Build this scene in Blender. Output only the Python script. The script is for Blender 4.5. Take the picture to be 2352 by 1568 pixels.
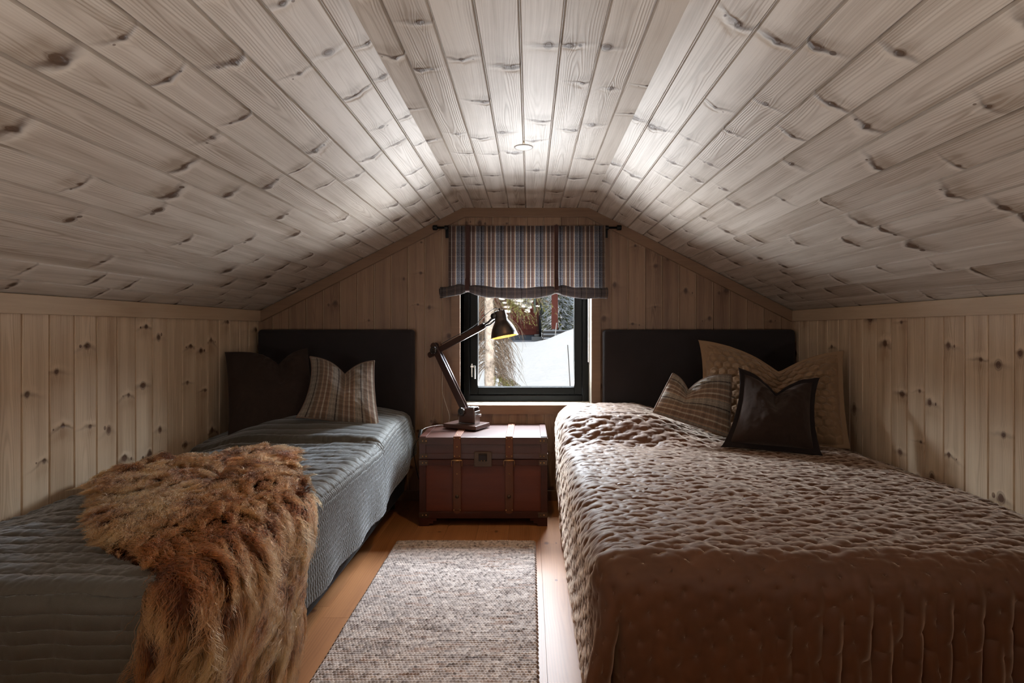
import bpy, bmesh, math, random
import numpy as np
from mathutils import Vector, Matrix

for o in list(bpy.data.objects):
    bpy.data.objects.remove(o)
sc = bpy.context.scene
C = sc.collection
R = math.radians
F = 1268.0            # focal length in pixels of the 2352 wide frame
CX, CY = 1216.5, 756.5
CAMZ = 1.195

# ------------------------------------------------------------------ camera
cam_d = bpy.data.cameras.new('camera')
cam = bpy.data.objects.new('camera', cam_d)
C.objects.link(cam)
cam.location = (0, 0, CAMZ)
cam.rotation_euler = (R(90), 0, 0)
cam_d.sensor_width = 36
cam_d.lens = 36 * F / 2352
cam_d.shift_x = -(CX - 1176) / 2352
cam_d.shift_y = -(784 - CY) / 2352
cam_d.clip_start = 0.02
cam_d.clip_end = 400
sc.camera = cam

# ------------------------------------------------------------------ light, exposure
vs = sc.view_settings
vs.view_transform = 'Standard'
vs.look = 'None'
vs.exposure = 0.0
vs.gamma = 1.0
vs.use_curve_mapping = False
sc.cycles.use_denoising = True
sc.cycles.max_bounces = 6
sc.cycles.diffuse_bounces = 4
sc.cycles.glossy_bounces = 2
sc.cycles.use_adaptive_sampling = True
sc.cycles.adaptive_threshold = 0.08
sc.cycles.adaptive_min_samples = 20
sc.cycles.transparent_max_bounces = 12
sc.cycles.sample_clamp_indirect = 6.0

world = bpy.data.worlds.new('world')
sc.world = world
world.use_nodes = True
wn = world.node_tree
bg = wn.nodes['Background']
bg.inputs[0].default_value = (0.74, 0.86, 1.0, 1)
bg.inputs[1].default_value = 0.42


def light(name, kind, loc, energy, color, target=None, **kw):
    d = bpy.data.lights.new(name, kind)
    d.energy = energy
    d.color = color
    for k, v in kw.items():
        setattr(d, k, v)
    o = bpy.data.objects.new(name, d)
    C.objects.link(o)
    o.location = loc
    if target is not None:
        o.rotation_euler = (Vector(target) - Vector(loc)).to_track_quat('-Z', 'Y').to_euler()
    return o


# sun over the snow, from high on the window side, a little from the left
light('sun', 'SUN', (-3, 8, 10), 3.1, (1.0, 0.95, 0.88), target=(-3 + 0.72, 8 - 0.34, 10 - 1.0), angle=R(0.8))
# added area lights outside below the sill, standing in for light off the snow
light('snow_bounce_fill', 'AREA', (-0.03, 4.62, 0.46), 60, (0.98, 0.98, 1.0), target=(-0.03, 3.6, 1.40),
      shape='RECTANGLE', size=1.8, size_y=0.5)
light('snow_bounce_fill', 'AREA', (-0.03, 5.45, 0.30), 345, (0.98, 0.98, 1.0), target=(-0.03, 3.6, 1.55),
      shape='RECTANGLE', size=3.2, size_y=0.6)
# added area light outside above the window, boosting the daylight from the sky
light('sky_fill', 'AREA', (-0.03, 4.62, 1.95), 520, (0.82, 0.91, 1.0), target=(-0.03, 3.5, 1.0),
      shape='RECTANGLE', size=1.6, size_y=0.62)
# two added fill lights behind the camera, aimed up to brighten the room
for x in (-1.25, 1.2):
    light('up_fill', 'AREA', (x, -0.3, 0.80), 18, (1.0, 0.94, 0.86), target=(x * 0.85, 0.0, 2.0), shape='DISK', size=0.4)
# ceiling spots of the room (the first one is the lamp in the picture, the others are behind the camera)
DOWN = [(-0.028, 2.57), (-0.03, 0.2), (-0.03, -1.6)]
for k, (x, y) in enumerate(DOWN):
    light('spot_lamp', 'SPOT', (x, y, 2.03), (26, 20, 20)[k], (1.0, 0.60, 0.27),
          target=(x, y, 0), spot_size=R(112), spot_blend=0.9, shadow_soft_size=0.03)


# ------------------------------------------------------------------ helpers
def px(x, y, d):
    return Vector(((x - CX) * d / F, d, CAMZ + (CY - y) * d / F))


def tag(o, label=None, cat=None, group=None, kind=None):
    if label: o['label'] = label
    if cat: o['category'] = cat
    if group: o['group'] = group
    if kind: o['kind'] = kind
    return o


def thing(name, label, cat, loc=(0, 0, 0), group=None):
    o = bpy.data.objects.new(name, None)
    o.empty_display_size = 0.1
    C.objects.link(o)
    o.location = loc
    return tag(o, label, cat, group)


def link_mesh(name, me, mat=None, parent=None, smooth=True):
    o = bpy.data.objects.new(name, me)
    C.objects.link(o)
    if mat: me.materials.append(mat)
    if smooth:
        me.polygons.foreach_set('use_smooth', [True] * len(me.polygons))
    if parent is not None:
        o.parent = parent
        # geometry is written in world coordinates: undo the Empty's offset
        if parent.type == 'EMPTY':
            o.matrix_parent_inverse = Matrix.Translation(-Vector(parent.location))
    return o


def pydata(name, verts, faces, mat=None, parent=None, smooth=True, uvs=None):
    me = bpy.data.meshes.new(name)
    me.from_pydata([tuple(v) for v in verts], [], faces)
    if uvs is not None:                      # uvs per vertex
        lay = me.uv_layers.new(name='UVMap')
        idx = np.empty(len(me.loops), dtype=np.int32)
        me.loops.foreach_get('vertex_index', idx)
        lay.data.foreach_set('uv', np.asarray(uvs, dtype=np.float32)[idx].ravel())
    me.update()
    return link_mesh(name, me, mat, parent, smooth)


def grid_mesh(name, P, UV, mat, parent=None, closed_u=False):
    """P: (n,m,3) array of points."""
    n, m = P.shape[:2]
    i = np.arange(n - 1)[:, None]; j = np.arange(m - 1)[None, :]
    a = (i * m + j).ravel(); b = ((i + 1) * m + j).ravel()
    c = ((i + 1) * m + j + 1).ravel(); d = (i * m + j + 1).ravel()
    fc = np.stack([a, b, c, d], 1).astype(np.int32)
    me = bpy.data.meshes.new(name)
    me.vertices.add(n * m)
    me.vertices.foreach_set('co', P.astype(np.float32).ravel())
    me.loops.add(fc.size)
    me.loops.foreach_set('vertex_index', fc.ravel())
    me.polygons.add(len(fc))
    me.polygons.foreach_set('loop_start', np.arange(0, fc.size, 4, dtype=np.int32))
    me.polygons.foreach_set('loop_total', np.full(len(fc), 4, dtype=np.int32))
    me.update(calc_edges=True)
    if UV is not None:
        lay = me.uv_layers.new(name='UVMap')
        lay.data.foreach_set('uv', UV.reshape(-1, 2)[fc.ravel()].astype(np.float32).ravel())
    me.validate()
    return link_mesh(name, me, mat, parent, True)


class MB:
    """collects shapes into one mesh"""
    def __init__(self):
        self.v = []; self.f = []

    def add(self, vs_, fs_):
        o = len(self.v)
        self.v += [Vector(p) for p in vs_]
        self.f += [tuple(i + o for i in f) for f in fs_]
        return self

    def box(self, c, s, M=None, r=0.0, seg=2):
        """box with centre c, size s, optional matrix M, optional rounded edges"""
        bm = bmesh.new()
        bmesh.ops.create_cube(bm, size=1)
        for v in bm.verts:
            v.co = Vector((v.co.x * s[0], v.co.y * s[1], v.co.z * s[2]))
        if r > 0:
            bmesh.ops.bevel(bm, geom=list(bm.edges), offset=min(r, min(s) * 0.49), segments=seg, profile=0.5, affect='EDGES')
        T = Matrix.Translation(Vector(c)) if M is None else M @ Matrix.Translation(Vector(c))
        bm.verts.index_update()
        self.add([T @ v.co for v in bm.verts], [[v.index for v in f.verts] for f in bm.faces])
        bm.free()
        return self

    def tube(self, pts, r, n=10, cap=True):
        pts = [Vector(p) for p in pts]
        rs = r if isinstance(r, (list, tuple)) else [r] * len(pts)
        t0 = (pts[1] - pts[0]).normalized()
        up = Vector((0, 0, 1)) if abs(t0.z) < 0.9 else Vector((1, 0, 0))
        x = t0.cross(up).normalized()
        base = len(self.v)
        for i, p in enumerate(pts):
            t = (pts[min(i + 1, len(pts) - 1)] - pts[max(i - 1, 0)]).normalized()
            x = (x - t * x.dot(t)).normalized()
            y = t.cross(x)
            for k in range(n):
                a = 2 * math.pi * k / n
                self.v.append(p + (x * math.cos(a) + y * math.sin(a)) * rs[i])
        for i in range(len(pts) - 1):
            for k in range(n):
                a = base + i * n + k; b = base + i * n + (k + 1) % n
                self.f.append((a, b, b + n, a + n))
        if cap:
            self.f.append(tuple(base + k for k in reversed(range(n))))
            self.f.append(tuple(base + (len(pts) - 1) * n + k for k in range(n)))
        return self

    def lathe(self, prof, M, n=32):
        """prof: list of (radius, height) around local z, placed by M"""
        base = len(self.v)
        for r_, h in prof:
            for k in range(n):
                a = 2 * math.pi * k / n
                self.v.append(M @ Vector((r_ * math.cos(a), r_ * math.sin(a), h)))
        for i in range(len(prof) - 1):
            for k in range(n):
                a = base + i * n + k; b = base + i * n + (k + 1) % n
                self.f.append((a, b, b + n, a + n))
        return self

    def build(self, name, mat, parent=None, smooth=False, uvs=None):
        o = pydata(name, self.v, self.f, mat, parent, smooth, uvs)
        return o


def auto_smooth(o, ang=35):
    me = o.data
    me.polygons.foreach_set('use_smooth', [True] * len(me.polygons))
    bm = bmesh.new(); bm.from_mesh(me)
    for e in bm.edges:
        if len(e.link_faces) == 2 and e.calc_face_angle(0) > R(ang):
            e.smooth = False
    bm.to_mesh(me); bm.free()
    return o


# ------------------------------------------------------------------ numpy noise
def _hash(ix, iy, seed):
    h = (ix.astype(np.int64) * 374761393 + iy.astype(np.int64) * 668265263 + seed * 1442695041) & 0xffffffff
    h = ((h ^ (h >> 13)) * 1274126177) & 0xffffffff
    h = h ^ (h >> 16)
    return (h & 0xffff) / 65535.0


def vnoise(x, y, seed=0):
    ix = np.floor(x); iy = np.floor(y)
    fx = x - ix; fy = y - iy
    fx = fx * fx * fx * (fx * (fx * 6 - 15) + 10); fy = fy * fy * fy * (fy * (fy * 6 - 15) + 10)
    a = _hash(ix, iy, seed); b = _hash(ix + 1, iy, seed)
    c = _hash(ix, iy + 1, seed); d = _hash(ix + 1, iy + 1, seed)
    return (a * (1 - fx) + b * fx) * (1 - fy) + (c * (1 - fx) + d * fx) * fy - 0.5


def fbm(x, y, seed=0, o=4, g=0.5):
    s = 0; a = 1.0
    for k in range(o):
        s = s + a * vnoise(x * 2 ** k, y * 2 ** k, seed + 17 * k); a *= g
    return s


def sstep(a, b, x):
    t = np.clip((x - a) / (b - a), 0, 1)
    return t * t * (3 - 2 * t)


def gnormals(P):
    du = np.gradient(P, axis=0); dv = np.gradient(P, axis=1)
    n = np.cross(du, dv)
    return n / np.maximum(np.linalg.norm(n, axis=2, keepdims=True), 1e-12)


# ------------------------------------------------------------------ node expressions
class E:
    def __init__(s, g, v): s.g = g; s.v = v
    def _b(s, o, op, rev=False):
        a, b = (o, s) if rev else (s, o)
        return s.g.math(op, a, b)
    def __add__(s, o): return s._b(o, 'ADD')
    def __radd__(s, o): return s._b(o, 'ADD', True)
    def __sub__(s, o): return s._b(o, 'SUBTRACT')
    def __rsub__(s, o): return s._b(o, 'SUBTRACT', True)
    def __mul__(s, o): return s._b(o, 'MULTIPLY')
    def __rmul__(s, o): return s._b(o, 'MULTIPLY', True)
    def __truediv__(s, o): return s._b(o, 'DIVIDE')
    def __rtruediv__(s, o): return s._b(o, 'DIVIDE', True)
    def __pow__(s, o): return s._b(o, 'POWER')
    def __gt__(s, o): return s._b(o, 'GREATER_THAN')
    def __lt__(s, o): return s._b(o, 'LESS_THAN')
    def __neg__(s): return s.g.math('MULTIPLY', s, -1.0)


class G:
    def __init__(s, name):
        s.mat = bpy.data.materials.new(name)
        s.mat.use_nodes = True
        s.nt = s.mat.node_tree
        s.N = s.nt.nodes
        s.b = s.N['Principled BSDF']
        s.out = s.N['Material Output']

    def put(s, sock, v):
        if isinstance(v, E):
            s.nt.links.new(v.v, sock)
        elif isinstance(v, bpy.types.NodeSocket):
            s.nt.links.new(v, sock)
        elif isinstance(v, (tuple, list)):
            sock.default_value = tuple(v) + (1,) if len(v) == 3 and sock.type == 'RGBA' else tuple(v)
        else:
            sock.default_value = v

    def math(s, op, a, b=None, c=None, clamp=False):
        n = s.N.new('ShaderNodeMath'); n.operation = op; n.use_clamp = clamp
        s.put(n.inputs[0], a)
        if b is not None: s.put(n.inputs[1], b)
        if c is not None: s.put(n.inputs[2], c)
        return E(s, n.outputs[0])

    def floor(s, a): return s.math('FLOOR', a)
    def abs(s, a): return s.math('ABSOLUTE', a)
    def sin(s, a): return s.math('SINE', a)
    def sqrt(s, a): return s.math('SQRT', a)
    def max(s, a, b): return s.math('MAXIMUM', a, b)
    def min(s, a, b): return s.math('MINIMUM', a, b)
    def clamp(s, a): return s.math('ADD', a, 0.0, clamp=True)
    def gauss(s, a): return s.math('EXPONENT', -(a * a))
    def step(s, a, lo, hi):
        n = s.N.new('ShaderNodeMapRange'); n.interpolation_type = 'SMOOTHSTEP'
        s.put(n.inputs[0], a); s.put(n.inputs[1], lo); s.put(n.inputs[2], hi)
        return E(s, n.outputs[0])

    def uv(s):
        n = s.N.new('ShaderNodeUVMap'); n.uv_map = 'UVMap'
        return s.sep(n.outputs[0])

    def obj(s):
        n = s.N.new('ShaderNodeTexCoord')
        return n.outputs['Object']

    def sep(s, v):
        n = s.N.new('ShaderNodeSeparateXYZ'); s.put(n.inputs[0], v)
        return E(s, n.outputs[0]), E(s, n.outputs[1]), E(s, n.outputs[2])

    def vec(s, x, y=0.0, z=0.0):
        n = s.N.new('ShaderNodeCombineXYZ')
        s.put(n.inputs[0], x); s.put(n.inputs[1], y); s.put(n.inputs[2], z)
        return n.outputs[0]

    def noise(s, v, scale=1.0, detail=3.0, rough=0.5, dist=0.0):
        n = s.N.new('ShaderNodeTexNoise')
        s.put(n.inputs['Vector'], v)
        n.inputs['Scale'].default_value = scale; n.inputs['Detail'].default_value = detail
        n.inputs['Roughness'].default_value = rough; n.inputs['Distortion'].default_value = dist
        return E(s, n.outputs[0])

    def white(s, v):
        n = s.N.new('ShaderNodeTexWhiteNoise'); n.noise_dimensions = '3D'
        s.put(n.inputs[0], v)
        return E(s, n.outputs[0]), s.sep(n.outputs[1])

    def voro(s, v, scale=1.0, feature='F1', rnd=1.0):
        n = s.N.new('ShaderNodeTexVoronoi'); n.feature = feature
        s.put(n.inputs['Vector'], v); n.inputs['Scale'].default_value = scale
        n.inputs['Randomness'].default_value = rnd
        return n

    def mix(s, f, a, b, mode='MIX'):
        n = s.N.new('ShaderNodeMix'); n.data_type = 'RGBA'; n.blend_type = mode
        n.clamp_factor = True
        s.put(n.inputs[0], f)
        s.put(n.inputs[6], a); s.put(n.inputs[7], b)
        return n.outputs[2]

    def bump(s, h, dist=0.001, strength=1.0):
        n = s.N.new('ShaderNodeBump')
        n.inputs['Distance'].default_value = dist; n.inputs['Strength'].default_value = strength
        s.put(n.inputs['Height'], h)
        s.nt.links.new(n.outputs[0], s.b.inputs['Normal'])
        return n.outputs[0]

    def set(s, **kw):
        names = dict(color='Base Color', rough='Roughness', metal='Metallic', spec='Specular IOR Level',
                     sheen='Sheen Weight', sheen_rough='Sheen Roughness', sheen_tint='Sheen Tint',
                     coat='Coat Weight', coat_rough='Coat Roughness', emis='Emission Color', emis_s='Emission Strength',
                     aniso='Anisotropic', sss='Subsurface Weight', alpha='Alpha')
        for k, v in kw.items():
            s.put(s.b.inputs[names[k]], v)
        return s


def plain(name, color, rough=0.6, metal=0.0, spec=0.5, **kw):
    g = G(name)
    g.set(color=color, rough=rough, metal=metal, spec=spec, **kw)
    return g.mat


def wood_panel(name, light_c, mid_c, dark_c, half=0.06, spacing=0.36, rough=0.42, ring=0.0065,
               knot=1.0, swoosh=1.0, bumpd=0.0012, contrast=1.0, spec=0.5):
    """softwood boards.  UV.x = board number + metres across, UV.y = metres along"""
    g = G(name)
    u, v, _ = g.uv()
    pl = g.floor(u)
    x = u - pl - half
    r0, (ra, rb, rc) = g.white(g.vec(pl, 3.7, 1.3))
    wob = g.noise(g.vec(pl * 7.3, v * 1.3, 0.0), 1.0, 2.0) - 0.5
    vv = v / (spacing * (0.72 + 0.7 * rc)) + ra * 9.0
    cell = g.floor(vv)
    k0, (ka, kb, kc) = g.white(g.vec(cell, pl, 0.5))
    k1, (kd, ke, kf) = g.white(g.vec(cell, pl, 9.5))
    dv = (vv - cell - 0.22 - ka * 0.56) * spacing
    x0 = (kb - 0.5) * half * 1.3
    x1 = x0 + (0.35 + 0.5 * kd) * half * g.math('SIGN', -x0)
    warp = (g.noise(g.vec(u * 30.0, v * 30.0, 2.0), 1.0, 2.0) - 0.5)
    present = (kc > 0.22)
    kr = (0.0050 + 0.0095 * ke * ke) * knot
    d0x = x - x0
    d0 = g.sqrt(d0x * d0x + dv * dv * 0.55) + warp * 0.004
    d1x = x - x1
    dv1 = dv + (kd - 0.5) * 0.03
    d1 = g.sqrt(d1x * d1x + dv1 * dv1 * 0.6) + warp * 0.004
    kr1 = kr * 0.6
    # grain bends round the knots
    bend = g.gauss(dv / 0.05) * g.gauss(d0x / 0.03) * g.math('SIGN', d0x) * present * 0.012
    gx = x - bend + wob * 0.05 * 1.0
    hh = g.noise(g.vec(pl * 3.1, v * 0.9, 5.0), 1.0, 2.0) * 0.09 - 0.02
    rr = g.sqrt(gx * gx + hh * hh) + dv * g.gauss(d0 / 0.02) * 0.1
    rings = g.sin(rr * (2 * math.pi / ring) + g.noise(g.vec(u * 60.0, v * 2.0, 1.0), 1.0, 2.0) * 4.0) * 0.5 + 0.5
    ringmask = g.step(g.noise(g.vec(u * 9.0, v * 0.7, 8.0), 1.0, 2.0), 0.42, 0.62)
    rings = rings * rings * (0.25 + 0.75 * ringmask)
    fine = g.noise(g.vec(gx * 260.0, v * 2.6, pl), 1.0, 4.0, 0.6)
    band = g.noise(g.vec(x * 22.0 + pl * 5.1, v * 0.8, 4.0), 1.0, 2.0, 0.5)
    cloud = g.noise(g.vec(u * 11.0, v * 4.0, 4.0), 1.0, 3.0, 0.6)
    # the whorl: light and dark sweep across the board at every knot row
    adx = g.abs(d0x)
    sw = (dv + adx * (0.10 + 0.5 * kf) + warp * 0.02 + (g.noise(g.vec(u * 18.0, v * 18.0, 7.0), 1.0, 2.0) - 0.5) * 0.03)
    fade = g.gauss(adx / 0.055) * present * (0.25 + 0.75 * kd)
    dark_s = g.gauss((sw - 0.004) / (0.006 + 0.008 * ke)) * fade
    dark_w = g.gauss((sw + 0.030) / 0.028) * fade
    light_s = g.gauss((sw - 0.022) / 0.014) * fade
    core = (1.0 - g.step(d0, kr * 0.75, kr * 1.1)) * present
    halo = g.gauss((d0 - kr * 1.2) / 0.003) * present
    krings = (g.sin(d0 * 1500.0) * 0.5 + 0.5) * core
    core1 = (1.0 - g.step(d1, kr1 * 0.75, kr1 * 1.15)) * present * (kf > 0.35)
    t = (rings * 0.42 + (fine - 0.5) * 0.9 + (band - 0.5) * 1.5 + (cloud - 0.5) * 0.5) * contrast + 0.28 + (rb - 0.5) * 0.35
    t = t + (dark_w * 0.35 - light_s * 0.45) * swoosh
    t = g.clamp(t)
    col = g.mix(t, light_c, mid_c)
    dk = g.clamp(dark_s * 0.65 * swoosh + core * (0.62 + krings * 0.25) + core1 * 0.75 + halo * 0.45
                 + g.step(fine, 0.66, 0.85) * 0.12 * contrast)
    col = g.mix(dk, col, dark_c)
    g.set(color=col, rough=rough, spec=spec)
    g.bump(light_s * 0.9 * swoosh - dark_s * 0.8 * swoosh - core * 0.3 - rings * 0.16 * ringmask - fine * 0.12, bumpd)
    return g.mat


def grain(name, c1, c2, axis=0, rough=0.5, scale=1.0, spec=0.5, coat=0.0):
    """simple stretched grain in object space for small timber"""
    g = G(name)
    x, y, z = g.sep(g.obj())
    q = [x * 60.0 * scale, y * 60.0 * scale, z * 60.0 * scale]
    q[axis] = (x, y, z)[axis] * 3.0 * scale
    n1 = g.noise(g.vec(*q), 1.0, 4.0, 0.6)
    q2 = [x * 9.0, y * 9.0, z * 9.0]; q2[axis] = (x, y, z)[axis] * 1.5
    n2 = g.noise(g.vec(*q2), 1.0, 3.0, 0.5, 0.6)
    t = g.clamp(n1 * 0.6 + n2 * 0.9 - 0.25)
    g.set(color=g.mix(t, c1, c2), rough=rough, spec=spec, coat=coat, coat_rough=0.25)
    g.bump(n1, 0.0006)
    return g.mat


def cloth(name, c1, c2, rough=0.9, sheen=0.3, tint=(1, 1, 1), weave=900.0, bumpd=0.0006, sheen_rough=0.4, spec=0.25):
    g = G(name)
    v = g.obj()
    n = g.noise(v, weave, 2.0, 0.6)
    n2 = g.noise(v, 14.0, 3.0, 0.6)
    g.set(color=g.mix(g.clamp(n * 0.9 + n2 * 0.4 - 0.15), c1, c2), rough=rough, sheen=sheen, sheen_rough=sheen_rough,
          sheen_tint=tint, spec=spec)
    g.bump(n, bumpd)
    return g.mat


def plaid(name, base, stripes, warp_w, cross, vstripe_along=0, translucent=0.0, noise_amt=0.5, sheen=0.2):
    """stripes: list of (position, half width, colour, strength) inside one repeat (metres)"""
    g = G(name)
    u, v, _ = g.uv()
    if vstripe_along: u, v = v, u
    wx = u + (g.noise(g.vec(u * 20.0, v * 20.0), 1.0, 2.0) - 0.5) * 0.0015
    fu = g.math('FRACT', wx / warp_w) * warp_w
    fv = g.math('FRACT', v / cross) * cross
    fibre = g.noise(g.vec(u * 700.0, v * 500.0), 1.0, 2.0, 0.7)
    fib2 = g.noise(g.vec(u * 160.0, v * 160.0, 3.0), 1.0, 3.0, 0.7)
    col = g.mix(g.clamp((fib2 - 0.5) * 2.2 * noise_amt + 0.5), tuple(c * 0.55 for c in base), tuple(min(1, c * 1.5) for c in base))
    for p, w, c, st in stripes:
        m = (1.0 - g.step(g.abs(fu - p), w * 0.7, w * 1.1)) * st * (0.45 + 1.1 * g.clamp(fibre * 1.6 - 0.3))
        col = g.mix(g.clamp(m), col, c)
    for p, w, c, st in [(cross * 0.15, 0.0016, (0.45, 0.37, 0.30), 0.22), (cross * 0.4, 0.006, (0.05, 0.035, 0.03), 0.25),
                        (cross * 0.7, 0.0012, (0.42, 0.36, 0.30), 0.2), (cross * 0.85, 0.004, (0.10, 0.06, 0.04), 0.25)]:
        m = (1.0 - g.step(g.abs(fv - p), w * 0.7, w * 1.1)) * st * (0.3 + fibre * 1.2)
        col = g.mix(g.clamp(m), col, c)
    g.set(color=col, rough=0.95, sheen=sheen, spec=0.15)
    g.bump(fibre, 0.0006)
    if translucent > 0:
        tr = g.N.new('ShaderNodeBsdfTranslucent')
        g.put(tr.inputs[0], col)
        mx = g.N.new('ShaderNodeMixShader')
        mx.inputs[0].default_value = translucent
        g.nt.links.new(g.b.outputs[0], mx.inputs[1]); g.nt.links.new(tr.outputs[0], mx.inputs[2])
        g.nt.links.new(mx.outputs[0], g.out.inputs[0])
    return g.mat


# ------------------------------------------------------------------ the room shell
D = 3.866                     # back wall
WL, WR = -1.894, 1.848        # side walls
YF = -2.3                     # wall behind the camera
ZK = 1.325                    # where the slopes meet the side walls
ZC = 2.043                    # flat ceiling
XL, XR = -0.467, 0.413        # flat ceiling's edges
WX0, WX1, WZ0, WZ1 = -0.486, 0.433, CAMZ - 0.528, CAMZ + 0.60   # window opening


def ceil_z(x):
    if x < XL: return ZC - (XL - x) * (ZC - ZK) / (XL - WL)
    if x > XR: return ZC - (x - XR) * (ZC - ZK) / (WR - XR)
    return ZC


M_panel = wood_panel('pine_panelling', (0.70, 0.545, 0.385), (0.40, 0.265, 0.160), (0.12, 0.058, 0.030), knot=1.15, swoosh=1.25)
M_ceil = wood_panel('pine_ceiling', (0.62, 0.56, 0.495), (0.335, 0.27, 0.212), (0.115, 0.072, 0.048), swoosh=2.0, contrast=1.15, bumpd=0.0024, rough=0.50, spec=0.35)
M_gable = wood_panel('pine_gable_shaded', (0.30, 0.185, 0.115), (0.145, 0.075, 0.042), (0.060, 0.024, 0.012), swoosh=0.5)  # darker copy of the pine, the back wall's shade put into its colour
M_floor = wood_panel('pine_floor', (0.36, 0.158, 0.060), (0.21, 0.080, 0.027), (0.085, 0.022, 0.008), half=0.0925, spacing=0.7,
                     rough=0.46, ring=0.010, swoosh=0.25, bumpd=0.0003, contrast=0.8, spec=0.42)
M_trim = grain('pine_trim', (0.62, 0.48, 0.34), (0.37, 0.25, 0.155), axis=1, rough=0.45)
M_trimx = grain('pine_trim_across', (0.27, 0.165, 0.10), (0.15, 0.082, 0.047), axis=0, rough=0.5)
M_cream = plain('painted_reveal', (0.78, 0.71, 0.60), 0.4)


def panel(name, pitch, first, lo, hi, place, span, mat, groove=0.010, gw=0.0032, cuts=(), jitter=11):
    """boards side by side: coordinate s runs from lo to hi over the boards, seams at first + k*pitch.
       span(s) -> list of (t0, t1) intervals along the board, place(s, t, depth) -> point."""
    V = []; Fc = []; U = []
    k0 = math.floor((lo - first) / pitch) - 1
    k1 = math.ceil((hi - first) / pitch) + 1
    for k in range(k0, k1):
        a = first + k * pitch; b = a + pitch
        prof = [(a, groove), (a + gw * 0.35, groove), (a + gw * 1.6, 0.0), (b - gw * 1.6, 0.0), (b - gw * 0.35, groove), (b, groove)]
        pts = []
        for i in range(len(prof)):
            pts.append(prof[i])
            if i + 1 < len(prof):
                for c in sorted(list(cuts) + [lo, hi]):
                    if prof[i][0] < c < prof[i + 1][0]:
                        f = (c - prof[i][0]) / (prof[i + 1][0] - prof[i][0])
                        pts.append((c, prof[i][1] * (1 - f) + prof[i + 1][1] * f))
        rv = (math.sin(k * 12.9898 + jitter) * 43758.5453) % 1.0
        for (s0, d0), (s1, d1) in zip(pts[:-1], pts[1:]):
            if s1 <= lo + 1e-6 or s0 >= hi - 1e-6 or s1 - s0 < 1e-7: continue
            sm = (s0 + s1) / 2
            for (t0a, t1a), (t0b, t1b) in zip(span(s0 + 1e-6, sm), span(s1 - 1e-6, sm)):
                o = len(V)
                V += [place(s0, t0a, d0), place(s1, t0b, d1), place(s1, t1b, d1), place(s0, t1a, d0)]
                kk = (k - k0) + 1 + jitter
                U += [(kk + s0 - a, t0a + rv * 30), (kk + s1 - a, t0b + rv * 30), (kk + s1 - a, t1b + rv * 30), (kk + s0 - a, t1a + rv * 30)]
                Fc.append((o, o + 1, o + 2, o + 3))
    o = pydata(name, V, Fc, mat, None, False, U)
    return tag(o, kind='structure')


def gable_span(s, sm):
    top = ceil_z(s) + 0.05
    if WX0 < sm < WX1:
        return [(0.0, WZ0), (WZ1, top)]
    return [(0.0, top)]


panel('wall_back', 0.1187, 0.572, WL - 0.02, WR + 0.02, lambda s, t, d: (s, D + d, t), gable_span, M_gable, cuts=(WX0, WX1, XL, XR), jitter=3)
panel('wall_left', 0.119, 2.059, YF, D, lambda s, t, d: (WL - d, s, t), lambda s, m: [(0.0, ZK + 0.03)], M_panel, jitter=5)
panel('wall_right', 0.1197, 2.106, YF, D, lambda s, t, d: (WR + d, s, t), lambda s, m: [(0.0, ZK + 0.03)], M_panel, jitter=9)
panel('wall_front', 0.1187, 0.57, WL - 0.02, WR + 0.02, lambda s, t, d: (s, YF - d, t), lambda s, m: [(0.0, ceil_z(s) + 0.05)], M_panel, cuts=(XL, XR), jitter=21)

# ceiling: two slopes and the flat strip, one object
LS = math.hypot(WL - XL, ZC - ZK); RS = math.hypot(WR - XR, ZC - ZK)


def ceil_place(s, t, d):
    # s = 0 in the middle of the flat part, negative to the left, running over the creases
    if s < XL:
        q = XL - s; n = (math.sin(math.atan2(ZC - ZK, XL - WL)), math.cos(math.atan2(ZC - ZK, XL - WL)))
        return (XL - q * (XL - WL) / LS - n[0] * d, t, ZC - q * (ZC - ZK) / LS + n[1] * d)
    if s > XR:
        q = s - XR; a = math.atan2(ZC - ZK, WR - XR)
        return (XR + q * (WR - XR) / RS + math.sin(a) * d, t, ZC - q * (ZC - ZK) / RS + math.cos(a) * d)
    return (s, t, ZC + d)


def three(name, mat):
    obs = []
    full = lambda s, m: [(YF - 0.02, D + 0.02)]
    obs.append(panel('ceiling', 0.119, -0.027, XL, XR, ceil_place, full, mat, jitter=2))
    obs.append(panel('ceiling_r', 0.1197, XR + 0.064, XR, XR + RS + 0.02, ceil_place, full, mat, jitter=31))
    obs.append(panel('ceiling_l', 0.1197, XL - 0.062, XL - LS - 0.02, XL, ceil_place, full, mat, jitter=57))
    # join the three strips into one ceiling
    bm = bmesh.new()
    for o in obs: bm.from_mesh(o.data)
    me = bpy.data.meshes.new('ceiling')
    bm.to_mesh(me); bm.free()
    me.materials.append(mat)
    for o in obs: bpy.data.objects.remove(o)
    c = bpy.data.objects.new('ceiling', me); C.objects.link(c)
    tag(c, kind='structure')


three('ceiling', M_ceil)
# roof over the boards keeps daylight out of the grooves
rb = MB()
T = 0.012
for (xa, za, xb, zb) in ((WL - .1, ZK - 0.05, XL, ZC), (XL, ZC, XR, ZC), (XR, ZC, WR + .1, ZK - 0.05)):
    rb.add([(xa, YF - .1, za + T), (xb, YF - .1, zb + T), (xb, D + .25, zb + T), (xa, D + .25, za + T),
            (xa, YF - .1, za + T + .1), (xb, YF - .1, zb + T + .1), (xb, D + .25, zb + T + .1), (xa, D + .25, za + T + .1)],
           [(0, 1, 2, 3), (7, 6, 5, 4), (0, 4, 5, 1), (2, 6, 7, 3), (1, 5, 6, 2), (3, 7, 4, 0)])
tag(rb.build('roof_deck', M_trim), kind='structure')
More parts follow.
